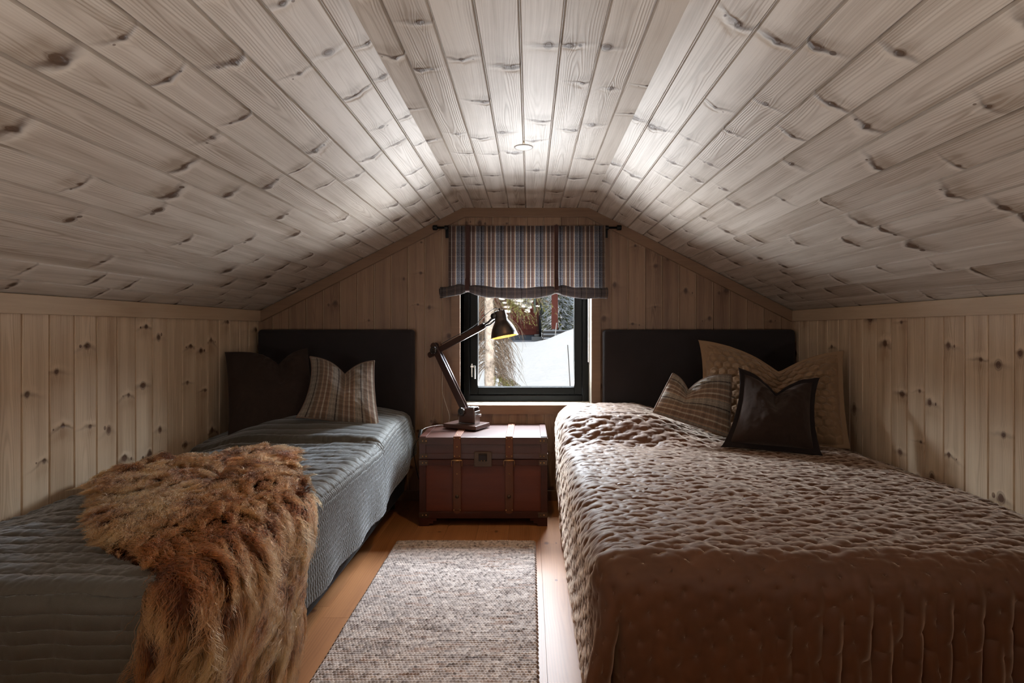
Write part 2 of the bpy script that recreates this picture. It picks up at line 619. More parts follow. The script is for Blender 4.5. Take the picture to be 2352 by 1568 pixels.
# outer skins of the walls
rb = MB()
rb.box((WL - 0.06, (YF + D) / 2, 0.7), (0.09, D - YF + 0.3, 1.4))
tag(rb.build('wall_left_skin', M_trim), kind='structure')
rb = MB()
rb.box((WR + 0.06, (YF + D) / 2, 0.7), (0.09, D - YF + 0.3, 1.4))
tag(rb.build('wall_right_skin', M_trim), kind='structure')
rb = MB()
YB0, YB1 = D + 0.008, D + 0.30
ym, yt = (YB0 + YB1) / 2, YB1 - YB0
rb.box(((WL + WX0) / 2 - .05, ym, 1.1), (WX0 - WL + .1 - 0.0, yt, 2.3))
rb.box(((WR + WX1) / 2 + .05, ym, 1.1), (WR - WX1 + .1, yt, 2.3))
rb.box(((WX0 + WX1) / 2, ym, (WZ0) / 2 - 0.01), (WX1 - WX0, yt, WZ0 - 0.02))
rb.box(((WX0 + WX1) / 2, ym, (WZ1 + 2.25) / 2 + .01), (WX1 - WX0, yt, 2.25 - WZ1 - .02))
tag(rb.build('wall_back_skin', M_trim), kind='structure')

# floor: wide pine boards running to the window, staggered butt joints
V = []; Fc = []; U = []
BW = 0.185
k = 0
x = WL - 0.02 - 0.06
random.seed(4)
while x < WR + 0.05:
    y = YF
    j = 0
    joints = {7: [1.93, 3.9], 11: [1.97, 3.95]}
    while y < D + 0.01:
        L = random.uniform(1.6, 2.6)
        y2 = min(y + L, D + 0.01)
        a, b = x, x + BW
        g_ = 0.0006
        o = len(V)
        zz = 0.0
        V += [(a + g_, y + g_, zz), (b - g_, y + g_, zz), (b - g_, y2 - g_, zz), (a + g_, y2 - g_, zz),
              (a, y, -0.004), (b, y, -0.004), (b, y2, -0.004), (a, y2, -0.004)]
        kk = k * 9 + j + 3; rv = random.uniform(0, 30)
        U += [(kk + g_, y + rv), (kk + BW - g_, y + rv), (kk + BW - g_, y2 + rv), (kk + g_, y2 + rv)] + \
             [(kk, y + rv), (kk + BW, y + rv), (kk + BW, y2 + rv), (kk, y2 + rv)]
        Fc += [(o, o + 1, o + 2, o + 3), (o + 4, o + 5, o + 1, o), (o + 5, o + 6, o + 2, o + 1), (o + 6, o + 7, o + 3, o + 2), (o + 7, o + 4, o, o + 3)]
        y = y2; j += 1
    x += BW; k += 1
o = len(V)
V += [(WL - .1, YF - .1, -0.004), (WR + .1, YF - .1, -0.004), (WR + .1, D + .1, -0.004), (WL - .1, D + .1, -0.004),
      (WL - .1, YF - .1, -0.15), (WR + .1, YF - .1, -0.15), (WR + .1, D + .1, -0.15), (WL - .1, D + .1, -0.15)]
U += [(200 + 0.001, 0.1)] * 8
Fc += [(o, o + 1, o + 2, o + 3), (o + 7, o + 6, o + 5, o + 4), (o, o + 4, o + 5, o + 1), (o + 1, o + 5, o + 6, o + 2), (o + 2, o + 6, o + 7, o + 3), (o + 3, o + 7, o + 4, o)]
fl = pydata('floor', V, Fc, M_floor, None, False, U)
tag(fl, kind='structure')

# trims: board along the top of each side wall, band following the gable, baseboards
for k, (xw, sx) in enumerate(((WL, 1), (WR, -1))):
    m = MB()
    m.box((xw + sx * 0.009, (YF + D) / 2, 1.253 + 0.037), (0.018, D - YF, 0.074), r=0.002, seg=1)
    tag(m.build('trim_%d' % (k + 1), M_trim), kind='structure')
outer = [(WL + 0.018, ZK), (XL, ZC), (XR, ZC), (WR - 0.018, ZK)]
inner = [(WL + 0.018, ZK - 0.076), (XL + 0.016, ZC - 0.063), (XR - 0.016, ZC - 0.063), (WR - 0.018, ZK - 0.076)]
V = []; Fc = []
y0, y1 = D - 0.019, D + 0.001
for (xo, zo), (xi, zi) in zip(outer, inner):
    V += [(xo, y0, zo), (xi, y0, zi + 0.003), (xi, y0 + 0.003, zi), (xi, y1, zi)]
for i in range(3):
    a = i * 4
    for q in range(3):
        Fc.append((a + q, a + q + 1, a + 4 + q + 1, a + 4 + q))
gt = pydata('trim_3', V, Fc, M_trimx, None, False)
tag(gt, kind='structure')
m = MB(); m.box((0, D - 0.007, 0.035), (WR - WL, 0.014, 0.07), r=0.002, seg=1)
tag(m.build('baseboard_back', M_trimx), kind='structure')

# ------------------------------------------------------------------ window
M_black = plain('black_window_paint', (0.004, 0.0045, 0.0042), 0.38, spec=0.2)
M_chrome = plain('window_fitting_metal', (0.75, 0.75, 0.73), 0.25, 1.0)
g = G('window_glass')
tr = g.N.new('ShaderNodeBsdfTransparent'); gl = g.N.new('ShaderNodeBsdfGlossy')
tr.inputs[0].default_value = (0.97, 0.98, 0.98, 1); gl.inputs['Roughness'].default_value = 0.02
fr = g.N.new('ShaderNodeFresnel'); fr.inputs[0].default_value = 1.10
mx = g.N.new('ShaderNodeMixShader')
g.nt.links.new(fr.outputs[0], mx.inputs[0]); g.nt.links.new(tr.outputs[0], mx.inputs[1]); g.nt.links.new(gl.outputs[0], mx.inputs[2])
g.nt.links.new(mx.outputs[0], g.out.inputs[0])
M_glass = g.mat

win = bpy.data.objects.new('window_1', None); C.objects.link(win)
win.location = ((WX0 + WX1) / 2, 4.0, WZ0)
tag(win, kind='structure')


def ring(mb, x0, x1, z0, z1, w, ya, yb, r=0.0):
    """rectangular frame with profile width w between depths ya and yb"""
    yc = (ya + yb) / 2; yy = yb - ya
    mb.box(((x0 + w / 2), yc, (z0 + z1) / 2), (w, yy, z1 - z0), r=r)
    mb.box(((x1 - w / 2), yc, (z0 + z1) / 2), (w, yy, z1 - z0), r=r)
    mb.box(((x0 + x1) / 2, yc, z0 + w / 2), (x1 - x0 - 2 * w, yy, w), r=r)
    mb.box(((x0 + x1) / 2, yc, z1 - w / 2), (x1 - x0 - 2 * w, yy, w), r=r)


m = MB(); ring(m, WX0, WX1, WZ0, WZ1, 0.045, 4.055, 4.16, 0.003); m.build('window_frame', M_black, win)
m = MB(); ring(m, WX0 + .047, WX1 - .047, WZ0 + .047, WZ1 - .047, 0.057, 4.068, 4.145, 0.004); m.build('sash', M_black, win)
m = MB(); m.box(((WX0 + WX1) / 2, 4.115, (WZ0 + WZ1) / 2), (WX1 - WX0 - .20, 0.008, WZ1 - WZ0 - .20)); m.build('window_pane', M_glass, win)
# reveal boards
m = MB()
t_ = 0.012
m.box((WX0 - t_ / 2, (D + 4.05) / 2 + .01, (WZ0 + WZ1) / 2), (t_, 4.06 - D, WZ1 - WZ0 + 2 * t_))
m.box((WX1 + t_ / 2, (D + 4.05) / 2 + .01, (WZ0 + WZ1) / 2), (t_, 4.06 - D, WZ1 - WZ0 + 2 * t_))
m.box(((WX0 + WX1) / 2, (D + 4.05) / 2 + .01, WZ1 + t_ / 2), (WX1 - WX0, 4.06 - D, t_))
m.build('reveal', M_cream, win)
m = MB(); m.box(((WX0 + WX1) / 2, (D + 4.05) / 2 + .01, WZ0 - t_ / 2), (WX1 - WX0, 4.06 - D, t_)); m.build('window_sill', M_cream, win)
# casing with mitred corners
cw = 0.062
V = []; Fc = []
xo0, xo1, zo0, zo1 = WX0 - cw, WX1 + cw, WZ0 - cw, WZ1 + cw
oc = [(xo0, zo0), (xo1, zo0), (xo1, zo1), (xo0, zo1)]
ic = [(WX0, WZ0), (WX1, WZ0), (WX1, WZ1), (WX0, WZ1)]
for i in range(4):
    (a, b), (c, d) = oc[i], oc[(i + 1) % 4]
    (e, f), (g1, h) = ic[i], ic[(i + 1) % 4]
    o = len(V)
    y0 = D - 0.016
    V += [(a, y0, b), (c, y0, d), (g1, y0, h), (e, y0, f), (a, D, b), (c, D, d), (g1, D + .02, h), (e, D + .02, f)]
    Fc += [(o, o + 1, o + 2, o + 3), (o, o + 4, o + 5, o + 1), (o + 3, o + 2, o + 6, o + 7), (o + 1, o + 5, o + 6, o + 2), (o, o + 3, o + 7, o + 4)]
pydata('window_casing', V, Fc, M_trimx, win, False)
# handle on the left stile
p = px(1084, 850, 4.062)
m = MB(); m.box((p.x, 4.060, p.z), (0.014, 0.014, 0.10), r=0.004)
hd = m.build('window_latch', M_chrome, win)
m = MB(); m.box((p.x + 0.006, 4.050, p.z + 0.028), (0.034, 0.012, 0.018), r=0.004).box((p.x + 0.022, 4.036, p.z - 0.012), (0.014, 0.014, 0.10), r=0.006)
m.build('handle', M_chrome, hd)
# pale upright strip on the right reveal
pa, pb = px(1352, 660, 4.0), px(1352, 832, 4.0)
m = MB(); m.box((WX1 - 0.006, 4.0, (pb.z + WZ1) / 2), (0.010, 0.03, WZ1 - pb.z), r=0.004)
m.build('pale_strip', plain('strip_white', (0.85, 0.85, 0.84), 0.35), win)

# ------------------------------------------------------------------ roman blind on a black rod
M_iron = plain('black_iron', (0.010, 0.010, 0.011), 0.45, 0.6)
YBL = 3.80
rodz = CAMZ + 0.700
rod = thing('curtain_rod', 'thin black iron curtain rod with cylinder end knobs above the window', 'curtain rod', (-0.02, YBL, rodz))
m = MB(); m.tube([(-0.648, YBL, rodz), (0.613, YBL, rodz)], 0.0075, 14); m.build('pole', M_iron, rod, True)
for sx in (-0.648, 0.613):
    s = 1 if sx > 0 else -1
    m = MB(); m.lathe([(0.0, 0.0), (0.017, 0.0), (0.018, 0.004), (0.018, 0.026), (0.016, 0.03), (0.0, 0.03)],
                      Matrix.Translation((sx - s * 0.012, YBL, rodz)) @ Matrix.Rotation(s * R(90), 4, 'Y'), 20)
    auto_smooth(m.build('end_knob', M_iron, rod))
for sx in (-0.573, 0.531):
    m = MB(); m.box((sx, (YBL + D) / 2 - 0.006, rodz + 0.004), (0.022, D - YBL - 0.008, 0.020), r=0.003)
    m.box((sx, D - 0.023, rodz - 0.02), (0.024, 0.006, 0.085), r=0.002)
    m.tube([(sx - 0.011, YBL, rodz), (sx + 0.011, YBL, rodz)], 0.016, 16)
    m.build('bracket', M_iron, rod)

W_ = (0.44, 0.39, 0.33); T_ = (0.25, 0.145, 0.08); O_ = (0.34, 0.16, 0.07); K_ = (0.012, 0.010, 0.012); B_ = (0.085, 0.050, 0.034)
rep = 0.1352
M_blind = plaid('blind_tartan', (0.070, 0.066, 0.074),
                [(0.0, 0.004, K_, 1.0), (0.028, 0.010, B_, 0.8), (0.040, 0.0030, T_, 0.95), (0.0345, 0.0015, W_, 0.9), (0.054, 0.010, (0.055, 0.032, 0.024), 0.9),
                 (0.066, 0.0016, W_, 0.95), (0.079, 0.010, (0.075, 0.036, 0.024), 0.8), (0.092, 0.0025, T_, 0.9), (0.0975, 0.0016, W_, 0.95), (0.125, 0.0012, W_, 0.5), (rep, 0.004, K_, 1.0)],
                rep, 0.105, translucent=0.13, noise_amt=1.6)
blind = thing('roman_blind', 'tartan roman blind in grey, brown and cream half drawn over the window', 'blind', (-0.02, YBL, rodz))
bx0, bx1 = -0.556, 0.520
bz1, bz0 = CAMZ + 0.712, CAMZ + 0.292
n, mm = 220, 60
u = np.linspace(0, 1, n)[:, None]; v = np.linspace(0, 1, mm)[None, :]
X = bx0 + (bx1 - bx0) * u + 0 * v
# bottom edge sags between the two straps
sag = 0.012 * np.sin(np.pi * np.clip((X + 0.405) / 0.575, 0, 1)) - 0.012 * sstep(-0.43, -0.56, X) * -1
sag = 0.012 * np.sin(np.pi * np.clip((X + 0.405) / 0.575, 0, 1)) - 0.010 * sstep(-0.42, -0.56, X)
Z = bz1 + (bz0 - sag - 0.018 - bz1) * v
Y = YBL - 0.012 + 0.004 * np.sin(X * 23 + 1.0) * v + 0.0035 * fbm(X * 9, Z * 7, 3) - 0.01 * v
P = np.stack([X, Y, Z], 2)
grid_mesh('fabric', P, np.stack([X + 0 * Z + 0.06, Z], 2), M_blind, blind)
# folded strip hung back over the rod
m = MB(); m.box(((bx0 + bx1) / 2, YBL, bz1 - 0.002), (bx1 - bx0, 0.022, 0.006), r=0.002)
m.build('heading', plain('blind_heading', (0.05, 0.035, 0.03), 0.9), blind)
# rolled hem: fat roll of cloth, pinched at the straps, longer on the left where it slips out of line
n, mm = 200, 26
u = np.linspace(0, 1, n)
xs = -0.612 + (0.529 + 0.612) * u
def strap_pinch(x):
    return np.exp(-((x + 0.423) / 0.035) ** 2) + np.exp(-((x - 0.180) / 0.030) ** 2)
pin = strap_pinch(xs)
zc = bz0 - 0.022 - 0.020 * np.sin(np.pi * np.clip((xs + 0.42) / 0.6, 0, 1)) - 0.004 + 0.013 * np.exp(-((xs + 0.42) / 0.10) ** 2)
zc -= 0.016 * sstep(-0.47, -0.6, xs)
zc -= 0.017 * sstep(0.2, 0.33, xs)
rz = 0.037 * (1 - 0.42 * pin); ry = 0.026 * (1 - 0.2 * pin)
rz = rz * (1 + 0.06 * np.sin(xs * 37))
th = np.linspace(0, 2 * np.pi, mm)
PP = np.zeros((n, mm, 3)); UU = np.zeros((n, mm, 2))
for i in range(n):
    wr = 1 + 0.09 * np.sin(th * 3 + xs[i] * 14) * (0.5 + pin[i]) + 0.05 * np.sin(th * 7 - xs[i] * 60) * pin[i]
    PP[i, :, 0] = xs[i] + 0.004 * np.cos(th)
    PP[i, :, 1] = YBL - 0.032 - np.cos(th) * ry[i] * wr
    PP[i, :, 2] = zc[i] + np.sin(th) * rz[i] * wr
    UU[i, :, 0] = xs[i] + 0.06; UU[i, :, 1] = th * 0.035
M_roll = plaid('blind_tartan_back', (0.11, 0.095, 0.095),
               [(0.0, 0.006, K_, 0.7), (0.036, 0.004, (0.25, 0.17, 0.12), 0.6), (0.092, 0.003, (0.3, 0.2, 0.15), 0.6), (0.12, 0.001, W_, 0.3)], rep, 0.09, translucent=0.45, noise_amt=0.7)
grid_mesh('rolled_hem', PP, UU, M_roll, blind)
# second layer of the roll peeping out at the left end, and its spiral ends
m = MB(); m.tube([(-0.618, YBL - 0.010, zc[2] + 0.006), (-0.56, YBL - 0.008, zc[2] + 0.012), (-0.45, YBL - 0.008, zc[14] + 0.012)], [0.024, 0.028, 0.02], 18)
pts = MB(); m.build('inner_roll', M_roll, blind, True)
m = MB()
M_strap = plain('strap_brown_cloth', (0.055, 0.020, 0.016), 0.8)
for xs_ in (-0.423, 0.182):
    w = 0.014
    zb = CAMZ + 0.262
    m = MB()
    m.box((xs_, YBL - 0.045 + 0.02, (bz1 + zb) / 2), (2 * w, 0.003, bz1 - zb), r=0.001, seg=1)
    # loop under the roll
    loop = []
    for a in np.linspace(0, np.pi, 12):
        loop.append((YBL - 0.035 - 0.032 * math.cos(a) * 1.0, zb + 0.012 - 0.018 * math.sin(a)))
    o = len(m.v)
    m.box((xs_, YBL - 0.066, zb + 0.045), (2 * w, 0.003, 0.075), r=0.001, seg=1)
    vv = []; ff = []
    for i, (yy, zz) in enumerate(loop):
        vv += [(xs_ - w, yy, zz), (xs_ + w, yy, zz)]
        if i: ff.append((2 * i - 2, 2 * i - 1, 2 * i + 1, 2 * i))
    m.add(vv, ff)
    m.build('strap', M_strap, blind)

# ------------------------------------------------------------------ downlight
x, y = DOWN[0]
dl = thing('downlight', 'small round recessed ceiling spot with white rim and glowing centre', 'ceiling light', (x, y, ZC))
m = MB()
Md = Matrix.Translation((x, y, ZC))
m.lathe([(0.027, 0.004), (0.028, -0.001), (0.031, -0.004), (0.040, -0.004), (0.044, -0.0015), (0.044, 0.002)], Md, 40)
auto_smooth(m.build('rim', plain('white_enamel', (0.62, 0.59, 0.56), 0.3), dl))
m = MB()
m.lathe([(0.0285, -0.0012), (0.024, -0.0022), (0.0, -0.0024)], Md, 32)
g = G('lamp_glow'); g.set(color=(1, 0.9, 0.7), emis=(1.0, 0.86, 0.62), emis_s=14.0)
m.build('bulb', g.mat, dl)
for k, (x, y) in enumerate(DOWN[1:]):
    pass

# ------------------------------------------------------------------ soft furnishing materials
M_felt = cloth('charcoal_felt', (0.014, 0.012, 0.014), (0.034, 0.028, 0.028), sheen=0.10, tint=(1, 0.85, 0.8), weave=500)
M_darkbase = cloth('black_bed_base', (0.010, 0.009, 0.009), (0.018, 0.015, 0.014), sheen=0.05)
M_matt = cloth('mattress_cotton', (0.25, 0.22, 0.19), (0.35, 0.31, 0.27))


def bed(name, label, x0, x1, hx0, hx1, y0, y1, ztop, group):
    b = thing(name, label, 'bed', ((x0 + x1) / 2, (y0 + y1) / 2, 0), group)
    m = MB(); m.box(((hx0 + hx1) / 2, 3.820, 0.797), (hx1 - hx0, 0.080, 0.796), r=0.026, seg=5)
    auto_smooth(m.build('headboard', M_felt, b), 50)
    m = MB(); m.box(((x0 + x1) / 2, (y0 + y1) / 2, (0.30 + ztop) / 2), (x1 - x0, y1 - y0, ztop - 0.30), r=0.06, seg=4)
    auto_smooth(m.build('mattress', M_matt, b), 50)
    m = MB(); m.box(((x0 + x1) / 2, (y0 + y1) / 2, 0.195), (x1 - x0 - 0.01, y1 - y0 - 0.01, 0.21), r=0.015, seg=2)
    m.build('bed_base', M_darkbase, b)
    for sx in (x0 + 0.08, x1 - 0.08):
        for sy in (y0 + 0.08, y1 - 0.08):
            m = MB(); m.tube([(sx, sy, 0.0), (sx, sy, 0.092)], 0.025, 14); m.build('leg', M_darkbase, b)
    return b


bed('bed', 'narrow bed with charcoal felt headboard along the left wall', -1.875, -0.845, -1.868, -0.795, 1.34, 3.765, 0.510, None)
bed('bed', 'wide bed with charcoal felt headboard along the right wall', 0.245, 1.83, 0.5035, 1.826, 1.56, 3.765, 0.505, None)


# ------------------------------------------------------------------ quilts
def drape(a, b, xa, xb, yf, ztop, Rr, flare, top_fn, sides):
    """a,b are cloth coordinates; xa/xb = flat part's left and right limits, yf = front limit.
       sides: which side hangs ('L' or 'R').  Beyond the limits the cloth falls over the rounded edge."""
    if sides == 'R':
        da = np.maximum(0, a - xb); cx = np.minimum(a, xb); sg = 1
    else:
        da = np.maximum(0, xa - a); cx = np.maximum(a, xa); sg = -1
    db = np.maximum(0, yf - b); cy = np.maximum(b, yf)
    r = np.hypot(da, db)
    phi = np.arctan2(db, np.maximum(da, 1e-9))
    arc = Rr * np.pi / 2
    ang = np.minimum(r, arc) / Rr
    h = Rr * np.sin(ang) + np.maximum(0, r - arc) * flare
    dz = Rr * (1 - np.cos(ang)) + np.maximum(0, r - arc)
    X = cx + sg * h * np.cos(phi)
    Y = cy - h * np.sin(phi)
    Z = ztop - dz + top_fn(X, Y)
    X = np.where(r > 0, X, cx); Y = np.where(r > 0, Y, cy)
    return X, Y, Z, r, da, db


# left quilt
def left_top(X, Y):
    hump = 0.095 * sstep(2.95, 3.40, Y) * np.exp(-np.abs((X + 1.30) / 0.52) ** 3.0)
    tilt = -0.055 * sstep(-1.60, -1.885, X)
    fold = 0.026 * sstep(3.03 - 0.04 * (X + 1.3), 3.08 - 0.04 * (X + 1.3), Y)
    return hump + tilt + fold + 0.010 * fbm(X * 3, Y * 3, 5)


LQ = dict(xa=-2, xb=-0.875, yf=1.40, ztop=0.548, Rr=0.055, flare=0.03, top_fn=left_top, sides='R')


def left_base(a, b):
    X, Y, Z, r, da, db = drape(a, b, **LQ)
    wave = 0.010 * np.sin(b * 15 + 1.0) * sstep(0.1, 0.4, da)
    X = X + wave + 0.035 * sstep(3.0, 3.45, Y) * sstep(0.02, 0.3, da)
    # the cloth swings out and its hem climbs towards the head
    Z = Z + da * 0.25 * sstep(3.0, 3.7, Y)
    return X, Y, Z, r, da, db


def build_left():
    hem = 0.352
    a1 = np.concatenate([np.linspace(-1.880, LQ['xb'] + 0.02, 200)[:-1], np.linspace(LQ['xb'] + 0.02, LQ['xb'] + hem + 0.03, 150)])
    na, nb = len(a1), 1050
    a = a1[:, None] + np.zeros((1, nb))
    b = np.linspace(3.705, LQ['yf'] - 0.44, nb)[None, :] + np.zeros((na, 1))
    # round off the hanging corner
    da = np.maximum(0, a - LQ['xb']); db = np.maximum(0, LQ['yf'] - b)
    r = np.hypot(da, db) + 1e-9
    lim = 0.44
    k = np.where((da > 0) & (db > 0), np.minimum(1, lim / r), 1)
    a2 = np.where(da > 0, LQ['xb'] + da * k, a); b2 = np.where(db > 0, LQ['yf'] - db * k, b)
    X, Y, Z, r, da, db = left_base(a2, b2)
    P = np.stack([X, Y, Z], 2)
    N = gnormals(P)
    if N[na // 2, nb // 2, 2] < 0: N = -N
    # quilting
    w = 0.010 * fbm(a * 5, b * 4, 11) + 0.004 * fbm(a * 22, b * 9, 12)
    pitch = 0.062
    lt = np.abs(np.sin(np.pi * (b + w * 1.5) / pitch)) ** 0.45
    lf = np.abs(np.sin(np.pi * (b + w * 0.4) / 0.034)) ** 0.5
    ls = np.abs(np.sin(np.pi * (a + w * 0.15 + 0.004 * fbm(a * 3, b * 30, 2)) / 0.0235)) ** 0.5
    front = sstep(0.0, 0.07, db); side = sstep(0.02, 0.07, da) * (1 - front)
    smooth_zone = sstep(3.05, 3.12, b)
    ribs = 0.0017 * np.sin(2 * np.pi * (b + 0.01 * fbm(a * 40, b * 10, 6)) / 0.0165) * (1 - 0.6 * ls) * 2
    puck = 0.0030 * fbm(a * 70, b * 30, 8, 3)
    top = 0.0095 * lt + 0.006 * fbm(a * 9, b * 30, 9, 4) * (1 - smooth_zone * 0.6) + puck * (1 - 0.7 * smooth_zone)
    top = top * (1 - 0.45 * smooth_zone) + 0.020 * fbm(a * 4, b * 9, 21, 3) * np.exp(-((b - 2.93) / 0.10) ** 2)
    frt = 0.0050 * lf + puck * 0.7 + 0.006 * np.sin(a * 40 + 3 * fbm(a * 2, b * 2, 4)) * front * 0.4
    sd = 0.0075 * ls + ribs + 0.3 * puck
    h = top * (1 - side) * (1 - front) + frt * front + sd * side
    P = P + N * h[..., None]
    P[..., 0] = np.maximum(P[..., 0], WL + 0.006)
    UV = np.stack([a, b], 2)
    return P, UV


gq = G('grey_linen_quilt')
u_, v_, _ = gq.uv()
n1 = gq.noise(gq.vec(u_ * 700.0, v_ * 500.0), 1.0, 2.0, 0.7)
n2 = gq.noise(gq.vec(u_ * 8.0, v_ * 30.0), 1.0, 3.0, 0.6)
gq.set(color=gq.mix(gq.clamp(n1 * 0.8 + n2 * 0.5 - 0.15), (0.042, 0.038, 0.030), (0.100, 0.092, 0.076)), rough=0.60, sheen=0.75, sheen_rough=0.35,
       sheen_tint=(0.84, 0.91, 1.0), spec=0.5)
gq.bump(n1, 0.0005)
P, UV = build_left()
o = grid_mesh('quilt', P, UV, gq.mat)
sm = o.modifiers.new('thickness', 'SOLIDIFY'); sm.thickness = 0.012; sm.offset = -1
tag(o, 'olive grey channel-stitched linen quilt spread over the narrow left bed', 'quilt')


# right quilt
def right_top(X, Y):
    hump = 0.145 * sstep(3.02, 3.36, Y + 0.10 * (X - 0.5)) * np.exp(-np.abs((X - 0.50) / 0.46) ** 3.2)
    hump = hump * (1 - 0.0 * sstep(3.6, 3.75, Y))
    tilt = -0.050 * sstep(1.62, 1.84, X)
    return hump + tilt + 0.014 * fbm(X * 2.5, Y * 2.5, 45)


RQ = dict(xa=0.27, xb=3, yf=1.60, ztop=0.545, Rr=0.085, flare=-0.01, top_fn=right_top, sides='L')


def build_right():
    na, nb = 480, 560
    a = np.linspace(1.838, RQ['xa'] - 0.56, na)[:, None] + np.zeros((1, nb))
    b = np.linspace(3.70, RQ['yf'] - 0.56, nb)[None, :] + np.zeros((na, 1))
    da = np.maximum(0, RQ['xa'] - a); db = np.maximum(0, RQ['yf'] - b)
    r = np.hypot(da, db) + 1e-9
    lim = 0.56
    k = np.where((da > 0) & (db > 0), np.minimum(1, lim / r), 1)
    a2 = np.where(da > 0, RQ['xa'] - da * k, a); b2 = np.where(db > 0, RQ['yf'] - db * k, b)
    X, Y, Z, r, da, db = drape(a2, b2, **RQ)
    corner = np.exp(-((np.arctan2(db, da + 1e-9) - 0.95) / 0.30) ** 2) * sstep(0.12, 0.5, r)
    # the surplus cloth of the corner stands out as one fold
    X = X - 0.085 * corner; Y = Y - 0.05 * corner
    drop = sstep(0.10, 0.45, db)
    P = np.stack([X, Y, Z], 2)
    N = gnormals(P)
    if N[na // 2, nb // 2, 2] < 0: N = -N
    # tufts on a turned square lattice
    wa = a + 0.006 * fbm(a * 6, b * 6, 31); wb = b + 0.006 * fbm(a * 6, b * 6, 32)
    ca, sa = math.cos(R(29)), math.sin(R(29))
    L = 0.057
    p = (wa * ca + wb * sa) / L; q = (-wa * sa + wb * ca) / L
    fp = np.abs(p - np.round(p)); fq = np.abs(q - np.round(q))
    dist = np.hypot(fp, fq)
    tuft = np.exp(-(dist / 0.16) ** 2)
    crease = np.exp(-(dist / 0.42) ** 2)
    on_top = (1 - sstep(0.0, 0.15, db)) * (1 - sstep(0.02, 0.12, da))
    side = sstep(0.02, 0.12, da) * (1 - sstep(0.0, 0.12, db))
    # stitches run in rows: ridges between the rows along the bed's width
    row = np.abs(np.sin(np.pi * (wb + 0.010 * fbm(a * 14, b * 5, 33)) / 0.0285))
    scall = np.abs(np.sin(np.pi * (q + 0.25 * np.sin(2 * np.pi * p) + 0.4 * fbm(a * 9, b * 9, 35))))
    wr = fbm(a * 16, b * 52, 36, 4)
    wr2 = fbm(a * 45, b * 16, 37, 4)
    h = -0.0070 * tuft - 0.0022 * crease
    h = h + on_top * (0.0022 * scall + 0.0012 * row + 0.0085 * wr)
    scs = np.abs(np.sin(np.pi * (p + 0.25 * np.sin(2 * np.pi * q) + 0.5 * fbm(a * 9, b * 9, 38))))
    h = h + side * (0.0045 * scs + 0.0060 * wr2)
    # long vertical folds on the foot end, stronger towards the right
    fr_ = sstep(0.03, 0.3, db)
    amp = 0.0025 + 0.010 * sstep(0.55, 1.0, a)
    folds = np.sin(2 * np.pi * (a + 0.05 * db + 0.02 * fbm(a * 2, b * 2, 39)) / 0.075) + 0.6 * np.sin(2 * np.pi * (a - 0.03 * db) / 0.043 + 3 * fbm(a * 3, b * 1.5, 40))
    h = h + fr_ * amp * folds * 0.75 + fr_ * 0.005 * fbm(a * 14, b * 9, 41, 4)
    phi_ = np.arctan2(db, da + 1e-9)
    h = h - 0.060 * np.exp(-((phi_ - 1.34) / 0.10) ** 2) * sstep(0.14, 0.30, r) * (da > 0.001)
    # ruck at the foot of the hump
    h = h + 0.016 * fbm(a * 9, b * 18, 42, 4) * np.exp(-((Y + 0.10 * (X - 0.5) - 3.08) / 0.09) ** 2) * sstep(1.3, 1.0, X)
    P = P + N * h[..., None]
    P[..., 0] = np.minimum(P[..., 0], WR - 0.006)
    return P, np.stack([a, b], 2)


gv = G('brown_velvet_quilt')
u_, v_, _ = gv.uv()
n1 = gv.noise(gv.vec(u_ * 900.0, v_ * 900.0), 1.0, 2.0, 0.7)
n2 = gv.noise(gv.vec(u_ * 6.0, v_ * 6.0), 1.0, 4.0, 0.65)
gv.set(color=gv.mix(gv.clamp(n1 * 0.4 + n2 * 1.4 - 0.45), (0.058, 0.020, 0.007), (0.125, 0.046, 0.016)), rough=0.56, sheen=1.0, sheen_rough=0.36,
       sheen_tint=(1.0, 0.84, 0.70), spec=0.45)
gv.bump(n1, 0.0004)
P, UV = build_right()
o = grid_mesh('quilt', P, UV, gv.mat)
sm = o.modifiers.new('thickness', 'SOLIDIFY'); sm.thickness = 0.012; sm.offset = 1
tag(o, 'brown velvet tufted quilt spread over the wide right bed', 'quilt')


